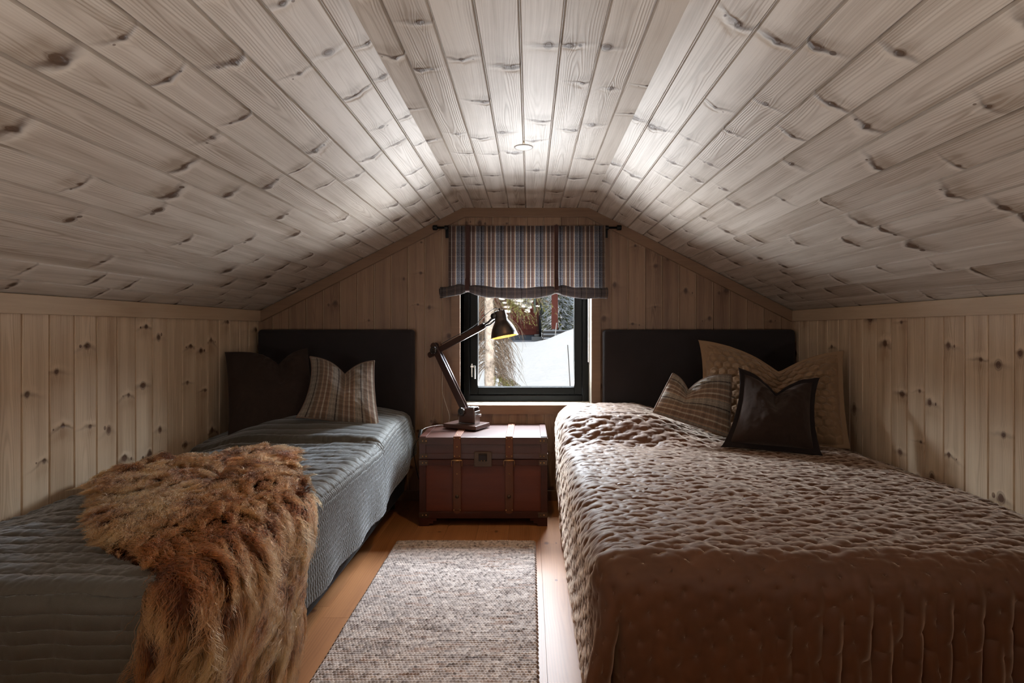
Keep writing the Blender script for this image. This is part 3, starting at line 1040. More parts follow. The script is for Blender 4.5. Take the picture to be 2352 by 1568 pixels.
# ------------------------------------------------------------------ cushions
def cushion(name, label, corners, T, mat, notch=(0.5, 0.13, 0.16), pull=(0.05, 0.05, 0.02, 0.05), flange=0.0, trim_mat=None,
            pattern=None, seed=1, uvs=(0.5, 0.5), group=None, n=110, wr=0.006):
    """corners: TL, TR, BR, BL as world points.  notch = (position along the top, width, depth share)."""
    TL, TR, BR, BL = [np.array(c) for c in corners]
    top = thing(name, label, 'cushion', tuple((np.array(BL) + np.array(BR)) / 2), group)
    s = np.linspace(0, 1, n)[:, None] + np.zeros((1, n)); t = np.linspace(0, 1, n)[None, :] + np.zeros((n, 1))   # t: 0 top, 1 bottom
    wdt = np.linalg.norm(TR - TL); hgt = np.linalg.norm(BL - TL)
    ex = ((TR - TL) + (BR - BL)); ex /= np.linalg.norm(ex)
    ez = ((TL - BL) + (TR - BR)); ez /= np.linalg.norm(ez)
    nrm = np.cross(ex, ez); nrm /= np.linalg.norm(nrm)
    if nrm[1] > 0: nrm = -nrm

    def outline(s, t):
        p = (TL * ((1 - s) * (1 - t))[..., None] + TR * (s * (1 - t))[..., None] + BR * (s * t)[..., None] + BL * ((1 - s) * t)[..., None])
        bt = 4 * t * (1 - t); bs = 4 * s * (1 - s)
        pl_, pr_, pt_, pb_ = pull
        dx = pl_ * bt ** 0.8 * (1 - s) - pr_ * bt ** 0.8 * s
        dz = -pt_ * bs ** 0.8 * (1 - t) + pb_ * bs ** 0.8 * t
        c, w_, dep = notch
        # chop: V-shaped dent fading downwards
        V_ = np.exp(-(np.abs(s - c) / w_) ** 1.15)
        dz = dz - dep * V_ * (1 - t) ** 1.6
        return p + ex * (dx * wdt)[..., None] + ez * (dz * hgt)[..., None], V_

    mrg = flange
    def body(sgn):
        u_ = mrg + (1 - 2 * mrg) * s; v_ = mrg + (1 - 2 * mrg) * t
        p, V_ = outline(u_, v_)
        prof = (4 * s * (1 - s)) ** 0.62 * (4 * t * (1 - t)) ** 0.55
        # fuller below, hollow along the chop line
        full = (0.70 + 0.55 * t)
        dent = 1 - 0.75 * np.exp(-(np.abs(s - notch[0]) / (notch[1] * 0.55)) ** 1.6) * (1 - sstep(0.0, 0.62, t))
        edge = 1 - (4 * s * (1 - s)) ** 0.5 * (4 * t * (1 - t)) ** 0.5
        dirx = (s - notch[0]); dirt = t + 0.12
        ang = np.arctan2(dirx, dirt)
        rad = np.hypot(dirx, dirt)
        rays = np.sin(ang * 17 + 4 * fbm(s * 3, t * 3, seed)) * np.exp(-(rad / 0.33) ** 2)
        w_ = wr * (fbm(s * 4, t * 4, seed) * 2.0 + 1.3 * rays + 1.0 * fbm(s * 14, t * 5, seed + 3) * edge)
        q = T * prof * full * dent + w_ * np.minimum(1, prof * 1.8)
        if pattern is not None:
            q = q + pattern(s * wdt, t * hgt) * np.minimum(1, prof * 2.2)
        return p + nrm * (sgn * q)[..., None] * (1 if sgn > 0 else 0.75)

    A = body(1); B = body(-1)[::-1]
    UVA = np.stack([s * wdt + uvs[0], t * hgt + uvs[1]], 2)
    Pm = np.concatenate([A, B[1:]], 0)
    UVm = np.concatenate([UVA, UVA[::-1][1:]], 0)
    grid_mesh('cover', Pm, UVm, mat, top)
    if flange > 0 or trim_mat is not None:
        # outline strip: flange or piping
        k = 60
        loop = [(x_, 0) for x_ in np.linspace(0, 1, k)] + [(1, x_) for x_ in np.linspace(0, 1, k)[1:]] + \
               [(x_, 1) for x_ in np.linspace(1, 0, k)[1:]] + [(0, x_) for x_ in np.linspace(1, 0, k)[1:-1]]
        ls_ = np.array([l[0] for l in loop]); lt_ = np.array([l[1] for l in loop])
        if flange > 0:
            fr_ = np.linspace(0, 1, 7)
            rows = []
            f_in = mrg + 0.012
            for f in fr_:
                m_ = f_in * (1 - f)
                us = m_ + (1 - 2 * m_) * ls_; ts = m_ + (1 - 2 * m_) * lt_
                p, _ = outline(us, ts)
                wob = 0.012 * f * fbm(ls_ * 9 + lt_ * 5, lt_ * 9 + f, seed + 9)
                rows.append(p + nrm * (0.006 + wob)[..., None])
            G_ = np.stack(rows, 0)
            G_ = np.concatenate([G_, G_[:, :1]], 1)
            back = G_ - nrm * 0.012
            P2 = np.concatenate([G_, back[::-1]], 0)
            UV2 = np.zeros(P2.shape[:2] + (2,)); UV2[..., 0] = np.arange(P2.shape[1])[None] * 0.01; UV2[..., 1] = np.arange(P2.shape[0])[:, None] * 0.01
            grid_mesh('flange', P2, UV2, trim_mat or mat, top)
        else:
            p, _ = outline(ls_, lt_)
            mb = MB(); pts_ = [tuple(q) for q in p] + [tuple(p[0])]
            mb.tube(pts_, 0.0045, 8, cap=False); mb.build('piping', trim_mat, top, True)
    return top


CW = (0.46, 0.38, 0.29); CT = (0.30, 0.17, 0.10); CO = (0.40, 0.22, 0.12); CK = (0.035, 0.025, 0.024); CG = (0.20, 0.185, 0.165)
cushion_stripes = [(0.0, 0.0035, CK, 0.95), (0.025, 0.012, (0.115, 0.070, 0.045), 0.8), (0.042, 0.0016, CO, 0.85), (0.055, 0.009, (0.15, 0.085, 0.055), 0.8), (0.068, 0.0018, CW, 0.8),
                   (0.082, 0.010, (0.14, 0.075, 0.045), 0.8), (0.096, 0.0016, CO, 0.8), (0.115, 0.0012, CW, 0.4), (0.135, 0.0035, CK, 0.95)]
M_plaid = plaid('wool_check', (0.195, 0.165, 0.135), cushion_stripes, 0.135, 0.062, noise_amt=0.7)
M_plaid2 = plaid('wool_check_turned', (0.195, 0.165, 0.135), cushion_stripes, 0.135, 0.062, vstripe_along=1, noise_amt=0.7)
M_brownfelt = cloth('dark_brown_wool', (0.016, 0.010, 0.008), (0.045, 0.028, 0.021), sheen=0.12, tint=(1, 0.8, 0.7), weave=420)
M_dvelvet = cloth('dark_brown_velvet', (0.020, 0.012, 0.010), (0.036, 0.023, 0.018), sheen=0.25, tint=(0.75, 0.62, 0.54), weave=900, rough=0.9, sheen_rough=0.5, spec=0.05)
M_dvelvet2 = cloth('black_brown_velvet_border', (0.008, 0.005, 0.005), (0.016, 0.010, 0.009), sheen=0.3, tint=(0.7, 0.5, 0.45), weave=900)
M_tan = cloth('tan_quilted_velvet', (0.215, 0.130, 0.072), (0.31, 0.195, 0.110), sheen=0.35, tint=(1, 0.9, 0.8), weave=700, rough=0.7)
M_piping = plain('check_piping', (0.15, 0.10, 0.075), 0.9)


def hexes(x, y):
    L = 0.062
    best = np.full(x.shape, 9.0); sec = np.full(x.shape, 9.0)
    for ox, oy in ((0, 0), (0.5, 0.8660254)):
        cxx = np.round(x / L - ox) + ox
        cyy = (np.round((y / L - oy) / 1.7320508)) * 1.7320508 + oy
        for ddx in (-1, 0, 1):
            for ddy in (-1, 0, 1):
                d = np.hypot(x / L - (cxx + ddx), y / L - (cyy + ddy * 1.7320508))
                sec = np.where(d < best, best, np.where(d < sec, d, sec)); best = np.minimum(best, d)
    e = np.clip((sec - best) * 2.2, 0, 1)
    return 0.0200 * e ** 0.7 + 0.0040 * fbm(x * 60, y * 60, 8)


def cp(*l): return [px(*q) for q in l]


cushion('cushion', 'large plain dark brown wool cushion leaning in the left bed\'s corner', cp((516, 808, 3.36), (706, 796, 3.62), (722, 975, 3.40), (522, 1012, 3.16)),
        0.085, M_brownfelt, notch=(0.62, 0.17, 0.20), pull=(0.03, 0.0, 0.0, 0.02), seed=4, wr=0.008)
cushion('cushion', 'brown checked wool cushion with upright stripes on the left bed', cp((712, 817, 3.42), (860, 825, 3.47), (873, 990, 3.28), (680, 958, 3.20)),
        0.080, M_plaid, notch=(0.55, 0.21, 0.28), pull=(0.10, 0.04, 0.0, 0.04), trim_mat=M_piping, seed=9)
cushion('cushion', 'large tan cushion quilted in honeycomb cells, rearmost on the right bed', cp((1604, 776, 3.58), (1938, 793, 3.18), (1954, 1031, 3.00), (1594, 1015, 3.36)),
        0.140, M_tan, notch=(0.58, 0.26, 0.28), pull=(0.05, 0.02, 0.0, 0.0), pattern=hexes, seed=14, n=250, flange=0.028, wr=0.008)
cushion('cushion', 'brown checked wool cushion with level stripes leaning on the quilt hump', cp((1547, 850, 3.25), (1680, 860, 3.22), (1676, 1004, 3.09), (1500, 946, 3.17)),
        0.060, M_plaid2, notch=(0.33, 0.20, 0.42), pull=(0.0, 0.0, 0.0, 0.0), seed=19, trim_mat=M_piping)
cushion('cushion', 'dark brown velvet cushion with black-brown border, frontmost on the right bed', cp((1696, 840, 3.10), (1884, 862, 2.95), (1889, 1047, 2.80), (1656, 1026, 2.95)),
        0.100, M_dvelvet, notch=(0.50, 0.24, 0.29), pull=(0.09, 0.08, 0.0, 0.01), flange=0.055, trim_mat=M_dvelvet2, seed=27)


# ------------------------------------------------------------------ woven rug
def build_rug():
    x0, x1, y0, y1 = -0.742, 0.030, 1.15, 3.10
    nx, ny = 400, 700
    x = np.linspace(x0, x1, nx)[:, None] + np.zeros((1, ny)); y = np.linspace(y1, y0, ny)[None, :] + np.zeros((nx, 1))
    rowp = 0.0135; bead = 0.0125
    yy = y + 0.002 * fbm(x * 6, y * 20, 61)
    r_ = np.floor(yy / rowp)
    fx = (x / bead + 0.5 * (r_ % 2) + 0.15 * fbm(x * 30, y * 30, 62))
    hb = np.abs(np.sin(np.pi * yy / rowp)) ** 0.6 * (0.45 + 0.55 * np.abs(np.sin(np.pi * fx)) ** 0.8)
    h = 0.010 + 0.0055 * hb * (1 + 0.5 * fbm(x * 60, y * 60, 63)) + 0.003 * fbm(x * 4, y * 4, 64)
    ex = np.minimum(x - x0, x1 - x); ey = np.minimum(y - y0, y1 - y)
    h = h * sstep(-0.001, 0.006, ex) * sstep(-0.001, 0.006, ey)
    sc_ = 0.005 * np.sin(yy * 2 * np.pi / (rowp * 2.0)) * (sstep(0.012, 0, ex))
    X = x + np.where(x < (x0 + x1) / 2, -1, 1) * (sc_ + 0.004 * fbm(y * 2, x * 0, 65))
    P = np.stack([X, y + 0.0 * x, h + 0.0008], 2)
    return P, np.stack([x + 5, y + 5], 2)


gr = G('felted_wool_rug')
u_, v_, _ = gr.uv()
row = gr.floor(v_ / 0.0135)
cellx = gr.floor(u_ / 0.0125 + row * 0.5)
w0, (wa, wb, wc) = gr.white(gr.vec(cellx, row, 1.0))
w1, (wd, we, wf) = gr.white(gr.vec(gr.floor(u_ / 0.07 + row * 3.7), row, 2.0))
fz = gr.noise(gr.vec(u_ * 260.0, v_ * 260.0), 1.0, 3.0, 0.7)
pat = gr.noise(gr.vec(u_ * 7.0, v_ * 30.0), 1.0, 3.0, 0.6)
t = gr.clamp(wa * 0.55 + wd * 0.30 + (fz - 0.5) * 0.9 + (pat - 0.5) * 0.9 + 0.12)
col = gr.mix(t, (0.185, 0.148, 0.138), (0.69, 0.60, 0.555))
col = gr.mix(gr.clamp((wb > 0.90) * 0.55), col, (0.075, 0.055, 0.050))
col = gr.mix(gr.clamp((we > 0.93) * 0.35), col, (0.36, 0.20, 0.13))
gr.set(color=col, rough=0.95, sheen=0.3, spec=0.1)
gr.bump(fz, 0.002)
P, UV = build_rug()
o = grid_mesh('rug', P, UV, gr.mat)
tag(o, 'chunky hand-woven beige and grey wool rug on the floor between the beds', 'rug')


# ------------------------------------------------------------------ sheepskin with long brown wool
poly = [(-1.80, 2.36), (-1.74, 2.52), (-1.60, 2.55), (-1.48, 2.60), (-1.38, 2.78), (-1.24, 2.80), (-1.12, 2.66), (-1.03, 2.45), (-0.90, 2.22), (-0.83, 2.06),
        (-0.70, 1.96), (-0.60, 1.93), (-0.50, 1.84), (-0.46, 1.66), (-0.44, 1.50), (-0.46, 1.36), (-0.52, 1.22), (-0.62, 1.05), (-0.74, 0.93), (-0.84, 0.92),
        (-0.90, 1.00), (-0.91, 1.20), (-0.94, 1.40), (-1.05, 1.47), (-1.18, 1.53), (-1.28, 1.61), (-1.37, 1.74), (-1.47, 1.88), (-1.60, 2.02), (-1.68, 2.10), (-1.70, 2.24)]
poly = np.array(poly)


def inside(x, y):
    r_ = np.zeros(x.shape, bool)
    n_ = len(poly); j = n_ - 1
    for i in range(n_):
        xi, yi = poly[i]; xj, yj = poly[j]
        c = ((yi > y) != (yj > y)) & (x < (xj - xi) * (y - yi) / (yj - yi + 1e-12) + xi)
        r_ ^= c; j = i
    return r_


def edge_dist(x, y):
    d = np.full(x.shape, 9.0)
    for i in range(len(poly)):
        p = poly[i]; q = poly[(i + 1) % len(poly)]
        e = q - p; L = e @ e
        t_ = np.clip(((x - p[0]) * e[0] + (y - p[1]) * e[1]) / L, 0, 1)
        d = np.minimum(d, np.hypot(x - p[0] - t_ * e[0], y - p[1] - t_ * e[1]))
    return d


def skin_surface(a, b, lift):
    X, Y, Z, r, da, db = left_base(a, b)
    eps = 0.004
    X1, Y1, Z1 = left_base(a + eps, b)[:3]; X2, Y2, Z2 = left_base(a, b + eps)[:3]
    P0 = np.stack([X, Y, Z], -1)
    n = np.cross(np.stack([X1, Y1, Z1], -1) - P0, np.stack([X2, Y2, Z2], -1) - P0)
    n /= np.maximum(np.linalg.norm(n, axis=-1, keepdims=True), 1e-9)
    bulge = 0.030 * fbm(a * 5, b * 5, 71, 2) + 0.018
    ta = (np.stack([X1, Y1, Z1], -1) - P0) / eps; tb = (np.stack([X2, Y2, Z2], -1) - P0) / eps
    return P0 + n * (lift + np.maximum(bulge, 0.0))[..., None], n, ta, tb


skin = thing('sheepskin', 'shaggy rust-brown long-wool sheepskin thrown over the left bed\'s corner', 'sheepskin', (-1.2, 1.8, 0.57))
ga, gb = np.meshgrid(np.linspace(-1.86, -0.38, 150), np.linspace(0.85, 2.85, 200), indexing='ij')
ins = inside(ga, gb)
Pn, _, _, _ = skin_surface(ga, gb, 0.016 + 0 * ga)
idx = -np.ones(ga.shape, int)
V = []; Fc = []
for i in range(149):
    for j in range(199):
        if ins[i, j] and ins[i + 1, j] and ins[i, j + 1] and ins[i + 1, j + 1]:
            f = []
            for (ii, jj) in ((i, j), (i + 1, j), (i + 1, j + 1), (i, j + 1)):
                if idx[ii, jj] < 0:
                    idx[ii, jj] = len(V); V.append(tuple(Pn[ii, jj]))
                f.append(idx[ii, jj])
            Fc.append(tuple(f))
pydata('hide', V, Fc, plain('sheep_hide', (0.075, 0.028, 0.012), 0.95), skin, True)

rng = np.random.default_rng(7)
NS = 80000
ra_ = rng.uniform(-1.86, -0.38, NS * 4); rb_ = rng.uniform(0.85, 2.85, NS * 4)
ok = inside(ra_, rb_)
ra_, rb_ = ra_[ok][:NS], rb_[ok][:NS]
NS = len(ra_)
P0, Nn, ta, tb = skin_surface(ra_, rb_, np.full(NS, 0.015))
ed = edge_dist(ra_, rb_)
# locks: strands gather towards the nearest lock centre
NL = 2300
la = rng.uniform(-1.86, -0.38, NL); lb = rng.uniform(0.85, 2.85, NL)
ib = np.zeros(NS, int); bestd = np.full(NS, 9.0)
for c0 in range(0, NS, 4000):
    d = (ra_[c0:c0 + 4000, None] - la[None]) ** 2 + (rb_[c0:c0 + 4000, None] - lb[None]) ** 2
    ib[c0:c0 + 4000] = d.argmin(1); bestd[c0:c0 + 4000] = np.sqrt(d.min(1))
# combing direction: away from the spine and down over the edges
cxx, cyy = -1.22, 2.15
fa = (la[ib] - cxx); fb = (lb[ib] - cyy)
L_ = np.hypot(fa, fb) + 1e-6
fa = fa / L_ * 0.8 + (2.2 * fbm(la * 4, lb * 4, 81) + rng.normal(0, .45, NL))[ib]; fb = fb / L_ * 0.8 - 0.35 + (2.2 * fbm(la * 4, lb * 4, 82) + rng.normal(0, .45, NL))[ib]
low = np.maximum(sstep(-0.95, -0.78, ra_), sstep(1.58, 1.34, rb_))
fl_ = np.stack([fa, fb], 1); fl_ /= np.linalg.norm(fl_, axis=1, keepdims=True) + 1e-9
tan = ta * fl_[:, :1] + tb * fl_[:, 1:]
tan /= np.linalg.norm(tan, axis=1, keepdims=True) + 1e-9
lock_r = rng.uniform(0, 1, NL)[ib]; lock_r2 = rng.uniform(0, 1, NL)[ib]; ph = rng.uniform(0, 6.28, NL)[ib]
ln = (0.085 + 0.060 * lock_r) * rng.uniform(0.6, 1.1, NS) * (1 + 0.6 * low)
ln *= 0.6 + 0.4 * sstep(0, 0.06, ed)
K = 11
pos = np.zeros((NS, K, 3)); pos[:, 0] = P0
side_v = np.cross(Nn, tan)
lockP, _, _, _ = skin_surface(la, lb, np.full(NL, 0.03))
lc = lockP[ib]
curl_f = 2.2 + 2.2 * lock_r2
rnd = rng.normal(0, 1, (NS, 3)) * 0.20
for k in range(1, K):
    t_ = k / (K - 1)
    lie = np.clip(0.15 + 1.0 * t_ + 0.3 * low, 0, 1)[:, None]
    d = Nn * (1 - lie) * 1.1 + tan * lie + rnd * 0.35
    d[:, 2] -= 0.9 * t_ * low + 0.10 * t_
    cw_ = 0.75 * np.sin(ph + curl_f * t_ * 6.28)[:, None] * side_v + 0.50 * np.cos(ph + curl_f * t_ * 6.28)[:, None] * Nn
    d = d + cw_ * (0.3 + t_)
    d /= np.linalg.norm(d, axis=1, keepdims=True) + 1e-9
    pos[:, k] = pos[:, k - 1] + d * (ln / (K - 1))[:, None]
    # gather into locks towards the tip
    off = (lc + tan * (ln * t_)[:, None] * 0.8 + Nn * 0.012) - pos[:, k]
    off -= (off * tan).sum(1, keepdims=True) * tan
    pos[:, k] += off * 0.21 * t_
# nothing sinks into the hide or the quilt
for k in range(1, K):
    bel = ((pos[:, k] - P0) * Nn).sum(1)
    fix = np.maximum(0, 0.003 - bel) * (1 - low)
    pos[:, k] += Nn * fix[:, None]
hc = bpy.data.hair_curves.new('fur')
hc.add_curves([K] * NS)
hc.attributes['position'].data.foreach_set('vector', pos.astype(np.float32).ravel())
rad = np.tile(np.linspace(0.00085, 0.00022, K), NS)
at = hc.attributes.get('radius') or hc.attributes.new('radius', 'FLOAT', 'POINT')
at.data.foreach_set('value', rad.astype(np.float32))
g = G('wool_fur')
hi = g.N.new('ShaderNodeHairInfo')
icp = E(g, hi.outputs['Intercept']); hr = E(g, hi.outputs['Random'])
nz = g.noise(g.obj(), 9.0, 3.0, 0.6)
nz2 = g.noise(g.obj(), 2.3, 2.0, 0.5)
t = g.clamp(icp * 0.75 + (hr - 0.5) * 0.35 + (nz - 0.5) * 1.9 + 0.0)
ca_ = g.mix(g.clamp(nz2 * 3.0 - 1.0), (0.42, 0.105, 0.023), (0.60, 0.27, 0.10))
col = g.mix(t, (0.040, 0.008, 0.003), ca_)
hb_ = g.N.new('ShaderNodeBsdfHairPrincipled')
hb_.parametrization = 'COLOR'
g.put(hb_.inputs['Color'], col)
hb_.inputs['Roughness'].default_value = 0.32
hb_.inputs['Radial Roughness'].default_value = 0.42
hb_.inputs['Random Roughness'].default_value = 0.3
g.nt.links.new(hb_.outputs[0], g.out.inputs[0])
hc.materials.append(g.mat)
fo = bpy.data.objects.new('fur', hc); C.objects.link(fo)
fo.parent = skin; fo.matrix_parent_inverse = Matrix.Translation(-Vector(skin.location))


# ------------------------------------------------------------------ wooden trunk
g = G('trunk_mahogany')
x_, y_, z_ = g.sep(g.obj())
n1 = g.noise(g.vec(x_ * 4.0, y_ * 30.0, z_ * 30.0), 1.0, 4.0, 0.6)
n2 = g.noise(g.vec(x_ * 5.0, y_ * 5.0, z_ * 5.0), 1.0, 3.0, 0.6)
g.set(color=g.mix(g.clamp(n1 * 0.6 + n2 * 0.9 - 0.3), (0.022, 0.006, 0.004), (0.085, 0.020, 0.009)), rough=0.45, spec=0.3)
g.bump(n1, 0.0005)
M_mahog = g.mat
M_panelr = grain('trunk_panel', (0.080, 0.017, 0.008), (0.155, 0.036, 0.015), axis=0, rough=0.45, scale=0.5, spec=0.3)
M_leather = cloth('brown_leather', (0.085, 0.027, 0.010), (0.140, 0.047, 0.018), sheen=0.0, weave=150, rough=0.5, spec=0.3)
M_brass = plain('aged_brass', (0.55, 0.33, 0.14), 0.35, 1.0)
M_bronze = plain('dark_bronze', (0.10, 0.065, 0.045), 0.45, 0.8)
tx0, tx1, ty0, ty1 = -0.671, 0.108, 3.355, 3.835
tz0, tzb, tz1 = 0.047, 0.405, 0.542      # underside, lid joint, top
tr = thing('storage_trunk', 'reddish brown wooden trunk with two leather straps below the window', 'trunk', ((tx0 + tx1) / 2, (ty0 + ty1) / 2, 0))
xc, yc = (tx0 + tx1) / 2, (ty0 + ty1) / 2
m = MB(); m.box((xc, yc + .004, (tz0 + tzb) / 2), (tx1 - tx0 - 0.024, ty1 - ty0 - 0.024, tzb - tz0), r=0.003)
m.build('body', M_panelr, tr)
# frame rails standing proud of the panels
m = MB()
fw = 0.040
for xx in (tx0 + fw / 2, tx1 - fw / 2):
    for yy in (ty0 + 0.01, ty1 - 0.01):
        m.box((xx, yy, (tz0 + tzb) / 2), (fw, 0.022, tzb - tz0), r=0.002)
for yy in (ty0 + 0.01, ty1 - 0.01):
    m.box((xc, yy, tz0 + 0.020), (tx1 - tx0 - 0.002, 0.021, 0.040), r=0.002)
    m.box((xc, yy, tzb - 0.018), (tx1 - tx0 - 0.002, 0.021, 0.034), r=0.002)
for xx in (tx0 + 0.01, tx1 - 0.01):
    m.box((xx, yc, tz0 + 0.020), (0.02, ty1 - ty0 - 0.02, 0.040), r=0.002)
    m.box((xx, yc, tzb - 0.018), (0.02, ty1 - ty0 - 0.02, 0.034), r=0.002)
    for yy in (ty0 + .02, ty1 - .02):
        m.box((xx, yy, (tz0 + tzb) / 2), (0.021, 0.04, tzb - tz0), r=0.002)
m.build('frame', M_mahog, tr)
m = MB()
m.box((xc, yc, (tzb + tz1) / 2 + 0.001), (tx1 - tx0 - 0.012, ty1 - ty0 - 0.01, tz1 - tzb - 0.004), r=0.004)
m.box((xc, ty0 + 0.006, tz1 - 0.024), (tx1 - tx0, 0.016, 0.044), r=0.003)
m.box((xc, ty0 + 0.008, tzb + 0.020), (tx1 - tx0, 0.016, 0.034), r=0.002)
for xx in (tx0 + fw / 2, tx1 - fw / 2):
    m.box((xx, ty0 + 0.007, (tzb + tz1) / 2 + 0.002), (fw, 0.016, tz1 - tzb - 0.006), r=0.002)
g = G('trunk_lid')
x_, y_, z_ = g.sep(g.obj())
n1 = g.noise(g.vec(x_ * 4.0, y_ * 30.0, z_ * 30.0), 1.0, 4.0, 0.6)
g.set(color=g.mix(g.clamp(n1 * 1.2 - 0.1), (0.030, 0.009, 0.005), (0.075, 0.020, 0.010)), rough=0.38, spec=0.6, coat=0.2, coat_rough=0.28)
lid = m.build('lid', g.mat, tr)
for xx in (tx0 + 0.021, tx1 - 0.021):
    m = MB(); m.box((xx, yc, tz1 + 0.001), (0.040, ty1 - ty0 - 0.006, 0.004), r=0.001, seg=1)
    m.build('lid_edging', M_mahog, lid)
# stepped corner feet
for xx, sx in ((tx0, 1), (tx1, -1)):
    for yy, sy in ((ty0, 1), (ty1, -1)):
        m = MB()
        d_ = 0.022
        for w, z0, z1 in ((0.060, 0.0, 0.016), (0.084, 0.016, 0.032), (0.105, 0.032, 0.048)):
            m.box((xx + sx * w / 2, yy + sy * (d_ / 2 + .001), (z0 + z1) / 2), (w, d_, z1 - z0))
            m.box((xx + sx * (d_ / 2 + .001), yy + sy * w / 2, (z0 + z1) / 2), (d_, w, z1 - z0))
        m.build('foot', M_mahog, tr)


def rivet(xx, yy, zz, r, parent, mat=None, axis='Y'):
    mb = MB()
    rot = Matrix.Rotation(R(90), 4, 'X') if axis == 'Y' else Matrix.Identity(4)
    mb.lathe([(r, 0.0), (r * 0.92, r * 0.35), (r * 0.6, r * 0.68), (0.0, r * 0.8)], Matrix.Translation((xx, yy, zz)) @ rot, 12)
    mb.build('rivet', mat or M_brass, parent, True)


def tpx(x_, y_): return px(x_, y_, 3.345)


for sx in (tpx(1049.5, 1100).x, tpx(1169.5, 1100).x):
    yS = ty0 - 0.004
    st = MB()
    hw = 0.0255
    st.box((sx, yS, (0.098 + tzb + 0.006) / 2), (hw * 2 - .004, 0.006, tzb + 0.006 - 0.098), r=0.002)
    st.box((sx, yS - 0.002, (tzb + tz1) / 2 + 0.006), (hw * 2 - .006, 0.006, tz1 - tzb - 0.004), r=0.002)
    st.box((sx, yc - 0.002, tz1 + 0.0025), (hw * 2 - .006, ty1 - ty0 + 0.012, 0.006), r=0.002)
    # rounded tongue end
    tongue = [(sx + (hw - .002) * math.cos(a), 0.098 + hw * 0.8 * math.sin(a)) for a in np.linspace(math.pi, 2 * math.pi, 14)]
    n_ = len(tongue)
    st.add([(p[0], yS - 0.003, p[1]) for p in tongue] + [(p[0], yS + 0.003, p[1]) for p in tongue],
           [tuple(range(n_))] + [(i, i + n_, i + 1 + n_, i + 1) for i in range(n_ - 1)])
    S = st.build('strap', M_leather, tr)
    # buckle
    bz = tzb - 0.004
    bk = MB()
    bw = hw + 0.006
    bk.tube([(sx - bw, yS - 0.012, bz - 0.036), (sx - bw, yS - 0.013, bz), (sx - bw + 0.003, yS - 0.013, bz + 0.004), (sx + bw - 0.003, yS - 0.013, bz + 0.004), (sx + bw, yS - 0.013, bz), (sx + bw, yS - 0.012, bz - 0.036)], 0.0024, 8)
    bk.tube([(sx - bw + .004, yS - 0.013, bz + 0.002), (sx + bw - .004, yS - 0.013, bz + 0.002)], 0.0036, 8)
    bk.tube([(sx - 0.005, yS - 0.013, bz + 0.003), (sx - 0.006, yS - 0.007, bz - 0.012)], 0.0018, 6)
    bk.tube([(sx + 0.005, yS - 0.013, bz + 0.003), (sx + 0.006, yS - 0.007, bz - 0.012)], 0.0018, 6)
    bk.build('buckle', M_brass, S, True)
    for (ddx, zz) in ((-0.017, tz1 - 0.006), (0.017, tz1 - 0.006), (0, tz1 - 0.058), (-0.016, tzb + 0.022), (0.016, tzb + 0.022)):
        rivet(sx + ddx, yS - 0.005, zz, 0.0042, S)
    rivet(sx, yS - 0.003, tzb - 0.085, 0.0042, S)
    for ddx in (-0.019, 0.019): rivet(sx + ddx, yS - 0.003, 0.100, 0.0042, S)
    rivet(sx, yS - 0.003, 0.182, 0.0115, S, M_bronze)
    for k in range(1 if sx < -0.3 else 4):
        rivet(sx + (0.008 if k % 2 else -0.008), 3.40 + k * 0.12, tz1 + 0.0055, 0.004, S, axis='Z')
# corner mounts
for xx, sx in ((tx0, 1), (tx1, -1)):
    for zc_, ww in ((tz1 - 0.024, 0.05), (tzb + 0.020, 0.052), (tzb - 0.020, 0.052), (tz0 + 0.021, 0.058)):
        m = MB(); m.box((xx + sx * ww / 2, ty0 - 0.001, zc_), (ww, 0.004, 0.030), r=0.0015)
        m.box((xx - sx * 0.0005, ty0 + 0.02, zc_), (0.004, 0.045, 0.030), r=0.0015)
        mt = m.build('corner_plate', M_bronze, tr)
        rivet(xx + sx * 0.021, ty0 - 0.003, zc_, 0.0042, mt); rivet(xx + sx * 0.042, ty0 - 0.003, zc_, 0.0042, mt)
# lock
lx = tpx(1109, 1060).x; lz = (tpx(1109, 1038).z + tpx(1109, 1072).z) / 2
m = MB(); m.box((lx, ty0 - 0.004, lz), (0.108, 0.006, 0.090), r=0.006, seg=3)
lk = m.build('lock_plate', M_bronze, tr)
m = MB(); m.box((lx, ty0 - 0.010, lz + 0.012), (0.050, 0.012, 0.046), r=0.004); m.box((lx, ty0 - 0.0165, lz + 0.030), (0.044, 0.006, 0.005), r=0.001, seg=1)
m.build('hasp', plain('black_bronze', (0.03, 0.022, 0.02), 0.4, 0.7), lk)
for ddx in (-0.008, 0.010): rivet(lx + ddx, ty0 - 0.0165, lz - 0.006, 0.003, lk)
for ddx in (-0.047, 0.047):
    for dz in (-0.038, 0.038): rivet(lx + ddx, ty0 - 0.007, lz + dz, 0.0025, lk, M_bronze)
# rope handle loop on the left side
m = MB(); hz = tpx(940, 1050).z
m.tube([(tx0, 3.50, hz), (tx0 - 0.02, 3.50, hz - 0.004), (tx0 - 0.028, 3.54, hz - 0.02), (tx0 - 0.028, 3.62, hz - 0.02), (tx0 - 0.02, 3.66, hz - 0.004), (tx0, 3.66, hz)], 0.006, 8)
m.build('side_handle', M_leather, tr, True)

